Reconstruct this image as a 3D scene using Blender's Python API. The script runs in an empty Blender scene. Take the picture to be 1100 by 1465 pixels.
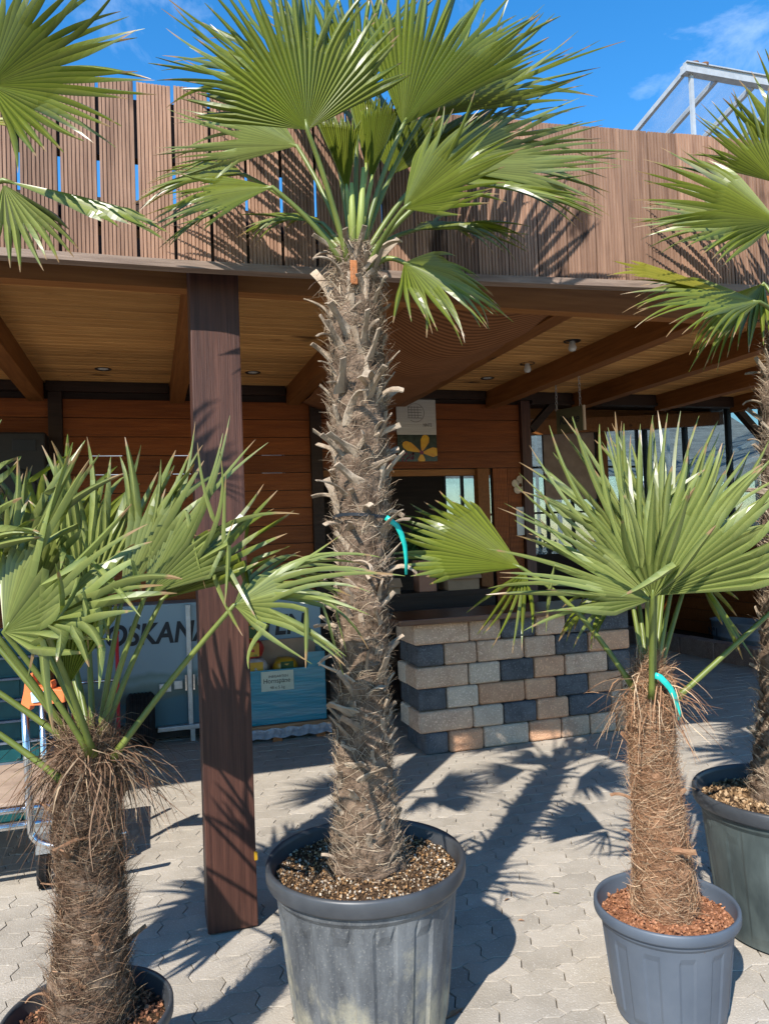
import bpy, bmesh, math, random
import numpy as np
from mathutils import Vector, Matrix, Quaternion
rnd = random.Random(7)
R = math.radians
scene = bpy.context.scene
col = scene.collection

# ------------------------------------------------------------------ camera
YAW, PITCH, ROLL = R(17.3), R(1.75), R(2.1)
FPX = 1080.0
CAM = Vector((0, 0, 1.55))
f0 = Vector((math.sin(YAW), math.cos(YAW), 0)); r0 = Vector((math.cos(YAW), -math.sin(YAW), 0)); up0 = Vector((0, 0, 1))
FW = f0*math.cos(PITCH) + up0*math.sin(PITCH)
u1 = up0*math.cos(PITCH) - f0*math.sin(PITCH)
RT = r0*math.cos(ROLL) - u1*math.sin(ROLL)
UP = u1*math.cos(ROLL) + r0*math.sin(ROLL)
cam_d = bpy.data.cameras.new('camera')
cam = bpy.data.objects.new('camera', cam_d); col.objects.link(cam)
cam.matrix_world = Matrix(((RT.x, UP.x, -FW.x, CAM.x), (RT.y, UP.y, -FW.y, CAM.y), (RT.z, UP.z, -FW.z, CAM.z), (0, 0, 0, 1)))
cam_d.sensor_fit = 'VERTICAL'; cam_d.sensor_height = 36.0; cam_d.lens = FPX/1465*36
cam_d.clip_start = 0.05; cam_d.clip_end = 500
scene.camera = cam

# ------------------------------------------------------------------ sky, sun, exposure
SUNV = Vector((-0.72, -0.83, 1.0)).normalized()          # towards the sun
w = bpy.data.worlds.new('World'); scene.world = w; w.use_nodes = True
nt = w.node_tree; nt.nodes.clear()
sky = nt.nodes.new('ShaderNodeTexSky'); sky.sky_type = 'NISHITA'; sky.sun_disc = False
sky.sun_elevation = math.asin(SUNV.z); sky.sun_rotation = math.atan2(SUNV.x, SUNV.y)
sky.air_density = 1.35; sky.dust_density = 0.05; sky.ozone_density = 6.0; sky.altitude = 300
# thin cirrus wisps mixed in the sky dome
tc = nt.nodes.new('ShaderNodeTexCoord'); mp = nt.nodes.new('ShaderNodeMapping'); mp.inputs['Scale'].default_value = (1.6, 1.6, 4.0)
mp.inputs['Location'].default_value = (0.22, 0.20, 0.2)
nz = nt.nodes.new('ShaderNodeTexNoise'); nz.inputs['Scale'].default_value = 2.2; nz.inputs['Detail'].default_value = 9; nz.inputs['Roughness'].default_value = .62; nz.inputs['Distortion'].default_value = .6
cr = nt.nodes.new('ShaderNodeValToRGB'); cr.color_ramp.elements[0].position = .55; cr.color_ramp.elements[1].position = .80
cr.color_ramp.elements[0].color = (0, 0, 0, 1); cr.color_ramp.elements[1].color = (.30, .30, .30, 1)
mx = nt.nodes.new('ShaderNodeMixRGB'); mx.inputs[2].default_value = (8.0, 8.6, 9.4, 1)
bg = nt.nodes.new('ShaderNodeBackground'); bg.inputs[1].default_value = 0.15
ow = nt.nodes.new('ShaderNodeOutputWorld')
L = nt.links.new
L(tc.outputs['Generated'], mp.inputs[0]); L(mp.outputs[0], nz.inputs['Vector']); L(nz.outputs[0], cr.inputs[0]); L(cr.outputs[0], mx.inputs[0])
hs_ = nt.nodes.new('ShaderNodeHueSaturation'); hs_.inputs['Saturation'].default_value = 1.28; L(sky.outputs[0], hs_.inputs['Color']); L(hs_.outputs[0], mx.inputs[1]); L(mx.outputs[0], bg.inputs[0]); L(bg.outputs[0], ow.inputs[0])
sd = bpy.data.lights.new('sun', 'SUN'); sd.energy = 4.8; sd.angle = R(0.5); sd.color = (1, .95, .87)
so = bpy.data.objects.new('sun', sd); col.objects.link(so); so.rotation_euler = SUNV.to_track_quat('Z', 'Y').to_euler(); so.location = (0, 0, 12)
vs = scene.view_settings; vs.view_transform = 'Standard'; vs.look = 'None'; vs.gamma = 1; vs.use_curve_mapping = False; vs.exposure = 0.72
scene.cycles.max_bounces = 8; scene.cycles.diffuse_bounces = 5; scene.cycles.transparent_max_bounces = 12
scene.cycles.sample_clamp_indirect = 6; scene.cycles.use_denoising = True

# ------------------------------------------------------------------ pixel helpers (photo pixels -> points on known planes)
def ray(x, y): return FW + RT*((x-550)/FPX) + UP*((732.5-y)/FPX)
def P(x, y, z): return CAM + ray(x, y)*z
def onz(x, y, h): d = ray(x, y); return CAM + d*((h-CAM.z)/d.z)
def onY(x, y, Y): d = ray(x, y); return CAM + d*(Y/d.y)
def onX(x, y, X): d = ray(x, y); return CAM + d*(X/d.x)
def proj(q):
    v = Vector(q)-CAM; z = v.dot(FW); return (550+FPX*v.dot(RT)/z, 732.5-FPX*v.dot(UP)/z, z)

# ------------------------------------------------------------------ materials
def _new(name):
    m = bpy.data.materials.new(name); m.use_nodes = True
    b = m.node_tree.nodes['Principled BSDF']; return m, m.node_tree, b
def mat(name, c1, c2=None, scale=6, stretch=(1, 1, 1), rough=.7, bump=0.0, bscale=None, vary=0.0, spec=.35, metal=0, detail=5,
        c3=None, spots=None, coat=0, wave=None, ramp=(.3, .7)):
    """two/three-tone noise colour in object space, per-object value shift, fine bump, optional spots / wave grain"""
    m, t, b = _new(name); n = t.nodes; l = t.links.new
    c2 = c2 or c1
    tc = n.new('ShaderNodeTexCoord'); oi = n.new('ShaderNodeObjectInfo')
    off = n.new('ShaderNodeVectorMath'); off.operation = 'MULTIPLY_ADD'
    l(oi.outputs['Random'], off.inputs[0]); off.inputs[1].default_value = (37, 23, 51); l(tc.outputs['Object'], off.inputs[2])
    mp = n.new('ShaderNodeMapping'); mp.inputs['Scale'].default_value = stretch; l(off.outputs[0], mp.inputs[0])
    nz = n.new('ShaderNodeTexNoise'); nz.inputs['Scale'].default_value = scale; nz.inputs['Detail'].default_value = detail; nz.inputs['Roughness'].default_value = .6
    l(mp.outputs[0], nz.inputs['Vector'])
    cr = n.new('ShaderNodeValToRGB'); e = cr.color_ramp.elements; e[0].position, e[1].position = ramp
    e[0].color = (*c1, 1); e[1].color = (*c2, 1)
    if c3: x = e.new(.5*(ramp[0]+ramp[1])); x.color = (*c3, 1)
    l(nz.outputs[0], cr.inputs[0]); out = cr.outputs[0]
    if wave:
        wv = n.new('ShaderNodeTexWave'); wv.wave_type = 'BANDS'; wv.bands_direction = wave[0]; wv.inputs['Scale'].default_value = wave[1]; wv.inputs['Distortion'].default_value = wave[2]; wv.inputs['Detail'].default_value = 3
        l(off.outputs[0], wv.inputs[0])
        mm = n.new('ShaderNodeMixRGB'); mm.blend_type = 'MULTIPLY'; mm.inputs[0].default_value = wave[3]
        l(out, mm.inputs[1]); l(wv.outputs[0], mm.inputs[2]); out = mm.outputs[0]
    if spots:
        sc, thr, scol, st = spots
        mp2 = n.new('ShaderNodeMapping'); mp2.inputs['Scale'].default_value = st; l(off.outputs[0], mp2.inputs[0])
        n2 = n.new('ShaderNodeTexNoise'); n2.inputs['Scale'].default_value = sc; n2.inputs['Detail'].default_value = 4; l(mp2.outputs[0], n2.inputs['Vector'])
        r2 = n.new('ShaderNodeValToRGB'); r2.color_ramp.elements[0].position = thr; r2.color_ramp.elements[1].position = min(1, thr+.09)
        l(n2.outputs[0], r2.inputs[0])
        m2 = n.new('ShaderNodeMixRGB'); l(r2.outputs[0], m2.inputs[0]); l(out, m2.inputs[1]); m2.inputs[2].default_value = (*scol, 1); out = m2.outputs[0]
    if vary:
        hs = n.new('ShaderNodeHueSaturation'); mr = n.new('ShaderNodeMapRange')
        mr.inputs[3].default_value = 1-vary; mr.inputs[4].default_value = 1+vary; l(oi.outputs['Random'], mr.inputs[0]); l(mr.outputs[0], hs.inputs['Value'])
        l(out, hs.inputs['Color']); out = hs.outputs[0]
    l(out, b.inputs['Base Color'])
    b.inputs['Roughness'].default_value = rough; b.inputs['Specular IOR Level'].default_value = spec; b.inputs['Metallic'].default_value = metal
    if coat: b.inputs['Coat Weight'].default_value = coat
    if bump:
        n3 = n.new('ShaderNodeTexNoise'); n3.inputs['Scale'].default_value = bscale or scale*4; n3.inputs['Detail'].default_value = 6; l(mp.outputs[0], n3.inputs['Vector'])
        bp = n.new('ShaderNodeBump'); bp.inputs['Strength'].default_value = bump; bp.inputs['Distance'].default_value = .01
        l(n3.outputs[0], bp.inputs['Height']); l(bp.outputs[0], b.inputs['Normal'])
    return m

def wood(name, dark, light, axis, rough=.7, vary=.15, knots=True, spec=.3, bump=.25, grain=1.0, kn=.70):
    st = [14*grain]*3; st[axis] = .9
    kst = [6, 6, 6]; kst[axis] = 2.2
    return mat(name, dark, light, scale=3.0, stretch=st, rough=rough, bump=bump, bscale=9, vary=vary, spec=spec, detail=7,
               spots=(1.0, kn, tuple(.3*c for c in dark), kst) if knots else None, ramp=(.25, .75))

M = {}
M['fascia'] = wood('weathered_decking', (.160, .084, .053), (.40, .238, .158), 2, rough=.75, vary=.26, bump=.3, kn=.605)
M['fascia_trim'] = wood('grey_trim', (.13, .09, .07), (.30, .22, .17), 0, rough=.8)
M['wallwood'] = wood('oiled_cladding', (.150, .038, .007), (.285, .083, .017), 0, rough=.55, vary=.16)
M['ceilwood'] = wood('ceiling_pine', (.42, .195, .055), (.66, .36, .125), 0, rough=.6, vary=.20, bump=.1, kn=.66)
M['beam'] = wood('beam_pine', (.140, .047, .010), (.27, .105, .027), 1, rough=.6, vary=.08, bump=.12)
M['beamx'] = wood('beam_pine_long', (.24, .090, .022), (.40, .170, .048), 0, rough=.6, vary=.08, bump=.12)
M['darkwood'] = wood('dark_stained', (.016, .009, .006), (.042, .022, .014), 0, rough=.55, vary=.1)
M['post'] = wood('stained_post', (.030, .012, .009), (.105, .043, .029), 2, rough=.5, vary=.05, spec=.4, bump=.2, grain=1.6)
M['postside'] = M['post']
M['counterwood'] = wood('counter_wood', (.070, .028, .013), (.17, .075, .036), 0, rough=.35, spec=.5)
M['pallet'] = wood('pallet_wood', (.20, .10, .05), (.40, .23, .12), 0, rough=.8)
M['orangewood'] = wood('orange_block', (.30, .10, .03), (.45, .17, .06), 0, rough=.7)
M['paver'] = mat('paver_concrete', (.315, .278, .228), (.418, .370, .308), scale=5, rough=.9, bump=.35, bscale=160, vary=.10, spec=.2, spots=(170, .60, (.53, .49, .43), (1, 1, 1)))
M['bed'] = mat('joint_sand', (.09, .07, .05), (.20, .155, .105), scale=14, rough=1, spec=.1, bump=.4)
M['ground'] = mat('ground_soil', (.16, .14, .115), (.24, .21, .17), scale=3, rough=1, spec=.1)
def stone(n, a, b): return mat(n, a, b, scale=9, rough=.92, bump=.75, bscale=85, vary=.10, spec=.2, detail=9, spots=(95, .56, tuple(min(1, 1.28*x) for x in b), (1, 1, 1)))
M['tan'] = stone('stone_tan', (.44, .285, .195), (.60, .43, .305))
M['orange'] = stone('stone_orange', (.42, .23, .14), (.58, .345, .21))
M['light'] = stone('stone_light', (.44, .35, .27), (.57, .47, .365))
M['anth'] = stone('stone_anthracite', (.055, .057, .063), (.125, .13, .138))
M['kerb'] = stone('stone_kerb', (.22, .13, .10), (.36, .25, .20))
def dusty_pot():
    m, t, b = _new('pot_plastic_dusty'); n = t.nodes; l = t.links.new
    tc = n.new('ShaderNodeTexCoord'); sp = n.new('ShaderNodeSeparateXYZ'); l(tc.outputs['Generated'], sp.inputs[0])
    def nz(sc, st, det=6):
        mp = n.new('ShaderNodeMapping'); mp.inputs['Scale'].default_value = st; l(tc.outputs['Object'], mp.inputs[0])
        x = n.new('ShaderNodeTexNoise'); x.inputs['Scale'].default_value = sc; x.inputs['Detail'].default_value = det; x.inputs['Roughness'].default_value = .65; l(mp.outputs[0], x.inputs['Vector']); return x
    a = nz(5, (2.2, 2.2, .7)); cr = n.new('ShaderNodeValToRGB'); e = cr.color_ramp.elements
    e[0].position = .34; e[0].color = (.050, .053, .058, 1); e[1].position = .70; e[1].color = (.165, .172, .175, 1); l(a.outputs[0], cr.inputs[0])
    d = nz(7, (1.4, 1.4, 1.0), 8); mh = n.new('ShaderNodeMath'); mh.operation = 'MULTIPLY_ADD'; l(sp.outputs[2], mh.inputs[0]); mh.inputs[1].default_value = -.42; l(d.outputs[0], mh.inputs[2])
    r2 = n.new('ShaderNodeValToRGB'); r2.color_ramp.elements[0].position = .30; r2.color_ramp.elements[1].position = .52; l(mh.outputs[0], r2.inputs[0])
    m1 = n.new('ShaderNodeMixRGB'); l(r2.outputs[0], m1.inputs[0]); l(cr.outputs[0], m1.inputs[1]); m1.inputs[2].default_value = (.30, .275, .20, 1)
    g = nz(160, (1, 1, .8), 2); r3 = n.new('ShaderNodeValToRGB'); r3.color_ramp.elements[0].position = .60; r3.color_ramp.elements[1].position = .68; r3.color_ramp.elements[1].color = (.3, .3, .3, 1); l(g.outputs[0], r3.inputs[0])
    m2 = n.new('ShaderNodeMixRGB'); l(r3.outputs[0], m2.inputs[0]); l(m1.outputs[0], m2.inputs[1]); m2.inputs[2].default_value = (.33, .32, .28, 1)
    l(m2.outputs[0], b.inputs['Base Color']); b.inputs['Roughness'].default_value = .62; b.inputs['Specular IOR Level'].default_value = .35
    bp = n.new('ShaderNodeBump'); bp.inputs['Strength'].default_value = .25; bp.inputs['Distance'].default_value = .004; l(g.outputs[0], bp.inputs['Height']); l(bp.outputs[0], b.inputs['Normal'])
    return m
M['pot_big'] = dusty_pot()
M['pot_rim'] = mat('pot_rim_plastic', (.030, .033, .038), (.060, .064, .070), scale=6, rough=.42, spec=.5, bump=.05, spots=(9, .72, (.16, .16, .16), (1, 1, 1)))
M['pot_blue'] = mat('pot_plastic_blue_grey', (.060, .076, .100), (.095, .112, .138), scale=4, rough=.48, spec=.45, bump=.06, spots=(4, .74, (.22, .24, .27), (2, 2, .8)))
M['pot_far'] = mat('pot_plastic_green_grey', (.035, .045, .045), (.085, .105, .100), scale=5, stretch=(2, 2, .8), rough=.5, spec=.45, bump=.06)
M['soil'] = mat('potting_soil', (.030, .018, .010), (.10, .06, .035), scale=40, rough=1, bump=1, bscale=90, spec=.1)
M['soil_red'] = mat('coco_soil', (.16, .065, .032), (.34, .155, .080), scale=40, rough=1, bump=1, bscale=90, spec=.1)
M['chrome'] = mat('zinc_tube', (.62, .64, .67), (.75, .77, .79), scale=20, rough=.22, metal=1, spec=.5)
M['galv'] = mat('galvanised', (.40, .42, .43), (.55, .57, .58), scale=18, rough=.45, metal=.8)
M['alu'] = mat('aluminium_bar', (.42, .43, .43), (.56, .57, .57), scale=10, rough=.5, metal=.35)
M['black'] = mat('black_plastic', (.008, .008, .009), (.018, .018, .019), scale=8, rough=.5, spec=.4)
M['rubber'] = mat('tyre_rubber', (.010, .010, .011), (.022, .022, .022), scale=14, rough=.8, spec=.25, bump=.2)
M['orange_pl'] = mat('orange_plastic', (.75, .16, .045), (.85, .22, .07), scale=4, rough=.4, spec=.5)
M['blue_st'] = mat('blue_sticker', (.18, .50, .80), (.60, .80, .92), scale=30, rough=.4)
M['red'] = mat('red_paint', (.50, .015, .03), (.62, .03, .05), scale=8, rough=.4)
M['teal'] = mat('teal_carton', (.0, .165, .24), (.003, .22, .30), scale=4, rough=.28, spec=.6, bump=.5, bscale=12, stretch=(.5, 1, 5), coat=.5)
M['label'] = mat('label_paper', (.42, .46, .36), (.50, .53, .43), scale=10, rough=.6)
M['card'] = mat('cardboard', (.30, .20, .13), (.38, .26, .17), scale=8, rough=.85)
M['film'] = mat('stretch_film', (.20, .21, .24), (.36, .38, .42), scale=14, rough=.2, spec=.7, bump=1, bscale=22)
M['trayteal'] = mat('tray_teal', (.004, .055, .060), (.010, .090, .095), scale=8, rough=.5)
M['trayrim'] = mat('tray_rim', (.10, .12, .15), (.17, .19, .23), scale=8, rough=.4)
M['platform'] = mat('platform_board', (.28, .20, .15), (.42, .31, .23), scale=8, rough=.8)
M['ink'] = mat('ink_dark', (.012, .016, .022), (.02, .024, .03), rough=.5)
M['ink2'] = mat('ink_grey', (.09, .08, .07), (.12, .11, .10), rough=.6)
M['poster'] = mat('poster_white', (.46, .44, .40), (.52, .50, .45), scale=6, rough=.12, spec=.6, bump=.45, bscale=9, stretch=(.6, 1, 9))
M['poster_green'] = mat('poster_green', (.012, .022, .018), (.04, .06, .045), scale=18, rough=.2, spec=.5)
M['petal'] = mat('petal_yellow', (.55, .17, .015), (.72, .42, .02), scale=10, rough=.25, spec=.5)
M['purple'] = mat('berry_purple', (.10, .012, .035), (.22, .04, .09), scale=30, rough=.4)
M['cream'] = mat('cream_paint', (.50, .40, .29), (.58, .47, .35), rough=.6)
M['paper'] = mat('paper_white', (.60, .60, .58), (.72, .72, .70), scale=40, rough=.8)
M['kasse'] = mat('slate_sign', (.060, .062, .032), (.12, .115, .065), scale=5, rough=.6)
M['zinc'] = mat('zinc_tub', (.16, .19, .23), (.28, .31, .35), scale=6, rough=.5, metal=.3, spec=.4)
M['shade'] = mat('shade_cloth', (.25, .105, .045), (.33, .145, .065), scale=3, rough=.9, spec=.1, wave=('Y', 9, 1.2, .55))
M['yellow'] = mat('bag_yellow', (.38, .20, .012), (.52, .31, .02), scale=10, rough=.3, spec=.5, spots=(9, .62, (.03, .10, .02), (1, 1, 1)))
M['bagred'] = mat('bag_red', (.30, .025, .018), (.40, .04, .03), scale=10, rough=.3)
M['bagclear'] = mat('bag_film', (.26, .22, .19), (.50, .47, .45), scale=22, rough=.2, spec=.6, bump=1, bscale=30)
M['terracotta'] = mat('terracotta', (.33, .16, .11), (.42, .22, .15), scale=6, rough=.8)
M['plantgreen'] = mat('indoor_leaf', (.012, .04, .010), (.035, .09, .022), scale=10, rough=.5)
M['grey_roof'] = mat('far_roof', (.13, .135, .135), (.30, .305, .30), scale=2.5, stretch=(1, 6, 1), rough=.7)
M['tape'] = mat('turquoise_tape', (.0, .36, .30), (.02, .50, .41), scale=20, rough=.35, spec=.5)
M['moss'] = mat('rust_moss', (.10, .045, .022), (.20, .10, .05), scale=30, rough=1)
M['bulb'] = mat('lamp_glass', (.45, .45, .42), (.60, .60, .56), scale=4, rough=.2, spec=.6)
# trailer paint: grey-blue sky above, painted green hills, deep teal below (painted on the panel by height)
def trailer_mat():
    m, t, b = _new('trailer_mural'); n = t.nodes; l = t.links.new
    tc = n.new('ShaderNodeTexCoord'); sp = n.new('ShaderNodeSeparateXYZ'); l(tc.outputs['Object'], sp.inputs[0])
    nz = n.new('ShaderNodeTexNoise'); nz.inputs['Scale'].default_value = 3.2; nz.inputs['Detail'].default_value = 5; l(tc.outputs['Object'], nz.inputs['Vector'])
    ad = n.new('ShaderNodeMath'); ad.operation = 'MULTIPLY_ADD'; l(nz.outputs[0], ad.inputs[0]); ad.inputs[1].default_value = .16; l(sp.outputs[2], ad.inputs[2])
    cr = n.new('ShaderNodeValToRGB'); e = cr.color_ramp.elements
    e[0].position = .0; e[0].color = (.035, .125, .165, 1); e[1].position = 1; e[1].color = (.22, .31, .36, 1)
    for p, c in ((.40, (.040, .130, .170)), (.43, (.075, .125, .115)), (.52, (.11, .17, .165)), (.56, (.16, .25, .265)), (.60, (.125, .20, .195)), (.64, (.20, .29, .335))):
        x = e.new(p); x.color = (*c, 1)
    l(ad.outputs[0], cr.inputs[0]); l(cr.outputs[0], b.inputs['Base Color']); b.inputs['Roughness'].default_value = .45
    return m
M['trailer'] = trailer_mat()
def glass_mat(name, tint, a, rough=.02, haze=.0):
    m, t, b = _new(name); n = t.nodes; l = t.links.new
    n.remove(b); o = [x for x in n if x.type == 'OUTPUT_MATERIAL'][0]
    tr = n.new('ShaderNodeBsdfTransparent'); tr.inputs[0].default_value = (*tint, 1)
    gl = n.new('ShaderNodeBsdfGlossy'); gl.inputs['Roughness'].default_value = rough
    lw = n.new('ShaderNodeLayerWeight'); pw = n.new('ShaderNodeMath'); pw.operation = 'POWER'; l(lw.outputs['Facing'], pw.inputs[0]); pw.inputs[1].default_value = 4.5; fr = n.new('ShaderNodeMath'); fr.operation = 'MULTIPLY_ADD'; l(pw.outputs[0], fr.inputs[0]); fr.inputs[1].default_value = .7; fr.inputs[2].default_value = .03; lw.inputs[0].default_value = .5
    mx = n.new('ShaderNodeMixShader'); l(fr.outputs[0], mx.inputs[0]); l(tr.outputs[0], mx.inputs[1]); l(gl.outputs[0], mx.inputs[2])
    df = n.new('ShaderNodeBsdfTranslucent'); df.inputs[0].default_value = (.75, .78, .80, 1)
    df2 = n.new('ShaderNodeBsdfDiffuse'); df2.inputs[0].default_value = (.75, .78, .80, 1)
    ms = n.new('ShaderNodeMixShader'); l(df.outputs[0], ms.inputs[1]); l(df2.outputs[0], ms.inputs[2])
    tc = n.new('ShaderNodeTexCoord'); mp = n.new('ShaderNodeMapping'); mp.inputs['Scale'].default_value = (3, 1, 1); l(tc.outputs['Object'], mp.inputs[0])
    nz = n.new('ShaderNodeTexNoise'); nz.inputs['Scale'].default_value = 2.0; nz.inputs['Detail'].default_value = 8; l(mp.outputs[0], nz.inputs['Vector'])
    mr = n.new('ShaderNodeMapRange'); mr.inputs[1].default_value = .35; mr.inputs[2].default_value = .8; mr.inputs[3].default_value = haze*.35; mr.inputs[4].default_value = haze
    l(nz.outputs[0], mr.inputs[0])
    m2 = n.new('ShaderNodeMixShader'); l(mr.outputs[0], m2.inputs[0]); l(mx.outputs[0], m2.inputs[1]); l(ms.outputs[0], m2.inputs[2]); l(m2.outputs[0], o.inputs[0])
    return m
M['glass_roof'] = glass_mat('roof_glass_dusty', (.95, .97, .98), 1, .05, .16)
M['glass'] = glass_mat('window_glass', (.60, .65, .64), 1, .03, .10)

def leaf_mat(name, dark, light, yellow, trans=.35, rough=.40):
    """palm leaf: per-segment tone, pale rib, dry brown tip (all stored on the mesh), light passing through"""
    m, t, b = _new(name); n = t.nodes; l = t.links.new
    at = n.new('ShaderNodeAttribute'); at.attribute_name = 'leafdata'; sp = n.new('ShaderNodeSeparateColor'); l(at.outputs['Color'], sp.inputs[0])
    tc = n.new('ShaderNodeTexCoord'); nz = n.new('ShaderNodeTexNoise'); nz.inputs['Scale'].default_value = 7; nz.inputs['Detail'].default_value = 4; l(tc.outputs['Object'], nz.inputs['Vector'])
    av = n.new('ShaderNodeMath'); av.operation = 'MULTIPLY_ADD'; l(nz.outputs[0], av.inputs[0]); av.inputs[1].default_value = .45
    h = n.new('ShaderNodeMath'); h.operation = 'MULTIPLY'; l(sp.outputs[1], h.inputs[0]); h.inputs[1].default_value = .70; l(h.outputs[0], av.inputs[2])  # wide segment contrast puts the folds' light and shade into the leaf colour
    c1 = n.new('ShaderNodeMixRGB'); l(av.outputs[0], c1.inputs[0]); c1.inputs[1].default_value = (*dark, 1); c1.inputs[2].default_value = (*light, 1)
    rb = n.new('ShaderNodeMath'); rb.operation = 'MULTIPLY'; l(sp.outputs[2], rb.inputs[0]); rb.inputs[1].default_value = .45
    c2 = n.new('ShaderNodeMixRGB'); l(rb.outputs[0], c2.inputs[0]); l(c1.outputs[0], c2.inputs[1]); c2.inputs[2].default_value = (*yellow, 1)
    ad = n.new('ShaderNodeMath'); ad.operation = 'MULTIPLY_ADD'; l(nz.outputs[0], ad.inputs[0]); ad.inputs[1].default_value = .22; l(sp.outputs[0], ad.inputs[2])
    cr = n.new('ShaderNodeValToRGB'); e = cr.color_ramp.elements; e[0].position = .965; e[0].color = (0, 0, 0, 1); e[1].position = 1.0; e[1].color = (1, 1, 1, 1)
    l(ad.outputs[0], cr.inputs[0])
    c3 = n.new('ShaderNodeMixRGB'); l(cr.outputs[0], c3.inputs[0]); l(c2.outputs[0], c3.inputs[1]); c3.inputs[2].default_value = (.30, .19, .09, 1)
    l(c3.outputs[0], b.inputs['Base Color']); b.inputs['Roughness'].default_value = rough; b.inputs['Specular IOR Level'].default_value = .52
    ts = n.new('ShaderNodeBsdfTranslucent'); br = n.new('ShaderNodeMixRGB'); br.blend_type = 'MULTIPLY'; br.inputs[0].default_value = 1; l(c3.outputs[0], br.inputs[1]); br.inputs[2].default_value = (1.5, 1.55, .6, 1)
    l(br.outputs[0], ts.inputs[0])
    o = [x for x in n if x.type == 'OUTPUT_MATERIAL'][0]; mx = n.new('ShaderNodeMixShader'); mx.inputs[0].default_value = trans
    l(b.outputs[0], mx.inputs[1]); l(ts.outputs[0], mx.inputs[2]); l(mx.outputs[0], o.inputs[0])
    return m
M['leaf'] = leaf_mat('fan_leaf_green', (.006, .018, .002), (.098, .136, .012), (.35, .37, .045), trans=.28, rough=.34)
M['leaf_grey'] = leaf_mat('fan_leaf_grey_green', (.010, .027, .006), (.158, .200, .052), (.43, .45, .13), trans=.24, rough=.34)
M['leaf_yellow'] = leaf_mat('fan_leaf_yellowing', (.13, .16, .02), (.34, .32, .04), (.50, .42, .08))
M['petiole'] = mat('petiole_green', (.080, .110, .018), (.17, .20, .038), scale=5, rough=.42, spec=.5)
M['spear'] = mat('spear_pale', (.20, .25, .05), (.32, .36, .10), scale=5, rough=.5)
M['trunk'] = mat('trunk_fibre_mat', (.055, .034, .022), (.26, .185, .13), scale=22, stretch=(1, 1, .7), rough=1, bump=1.0, bscale=70, spec=.05)
M['trunk_red'] = mat('trunk_fibre_red', (.12, .058, .030), (.34, .19, .11), scale=16, rough=1, bump=1.0, bscale=70, spec=.05)
M['stub'] = mat('leaf_base_dry', (.20, .145, .10), (.45, .36, .265), scale=10, stretch=(3, 3, .6), rough=.9, bump=.5, vary=.25, spec=.1)
M['stub_red'] = mat('leaf_base_red', (.20, .095, .05), (.36, .22, .13), scale=10, stretch=(3, 3, .6), rough=.8, bump=.4, vary=.25, spec=.15)
def fibre_mat(name):
    m, t, b = _new(name); n = t.nodes; l = t.links.new
    at = n.new('ShaderNodeAttribute'); at.attribute_name = 'tone'; l(at.outputs['Color'], b.inputs['Base Color']); b.inputs['Roughness'].default_value = .85; b.inputs['Specular IOR Level'].default_value = .15
    return m
M['fibre'] = fibre_mat('fibre_strands')
M['grain'] = fibre_mat('soil_grains')

# ------------------------------------------------------------------ mesh helpers
def tag(o, label=None, cat=None, group=None, kind=None):
    if label: o['label'] = label
    if cat: o['category'] = cat
    if group: o['group'] = group
    if kind: o['kind'] = kind
    return o
def empty(name, loc=(0, 0, 0)):
    o = bpy.data.objects.new(name, None); o.empty_display_size = .1; col.objects.link(o); o.location = loc; return o
def link(name, me, parent=None, loc=None, rot=None):
    o = bpy.data.objects.new(name, me); col.objects.link(o)
    if parent is not None: o.parent = parent
    if loc is not None: o.location = loc
    if rot is not None: o.rotation_euler = rot
    return o
def origin(p):
    v = Vector((0, 0, 0))
    while p is not None: v += p.location; p = p.parent
    return v
def mesh(name, verts, faces, m, smooth=False):
    me = bpy.data.meshes.new(name); me.from_pydata([tuple(v) for v in verts], [], faces)
    me.materials.append(m)
    if smooth: me.polygons.foreach_set('use_smooth', [True]*len(me.polygons))
    me.update(); return me
def obj(name, verts, faces, m, parent=None, smooth=False, center=True):
    """world-space verts -> object; origin moved to the verts' centre, relative to the (unrotated) parents"""
    vs = [Vector(v) for v in verts]
    c = sum(vs, Vector())/len(vs) if center else Vector((0, 0, 0))
    me = mesh(name, [v-c for v in vs], faces, m, smooth)
    return link(name, me, parent, c - origin(parent))
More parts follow.
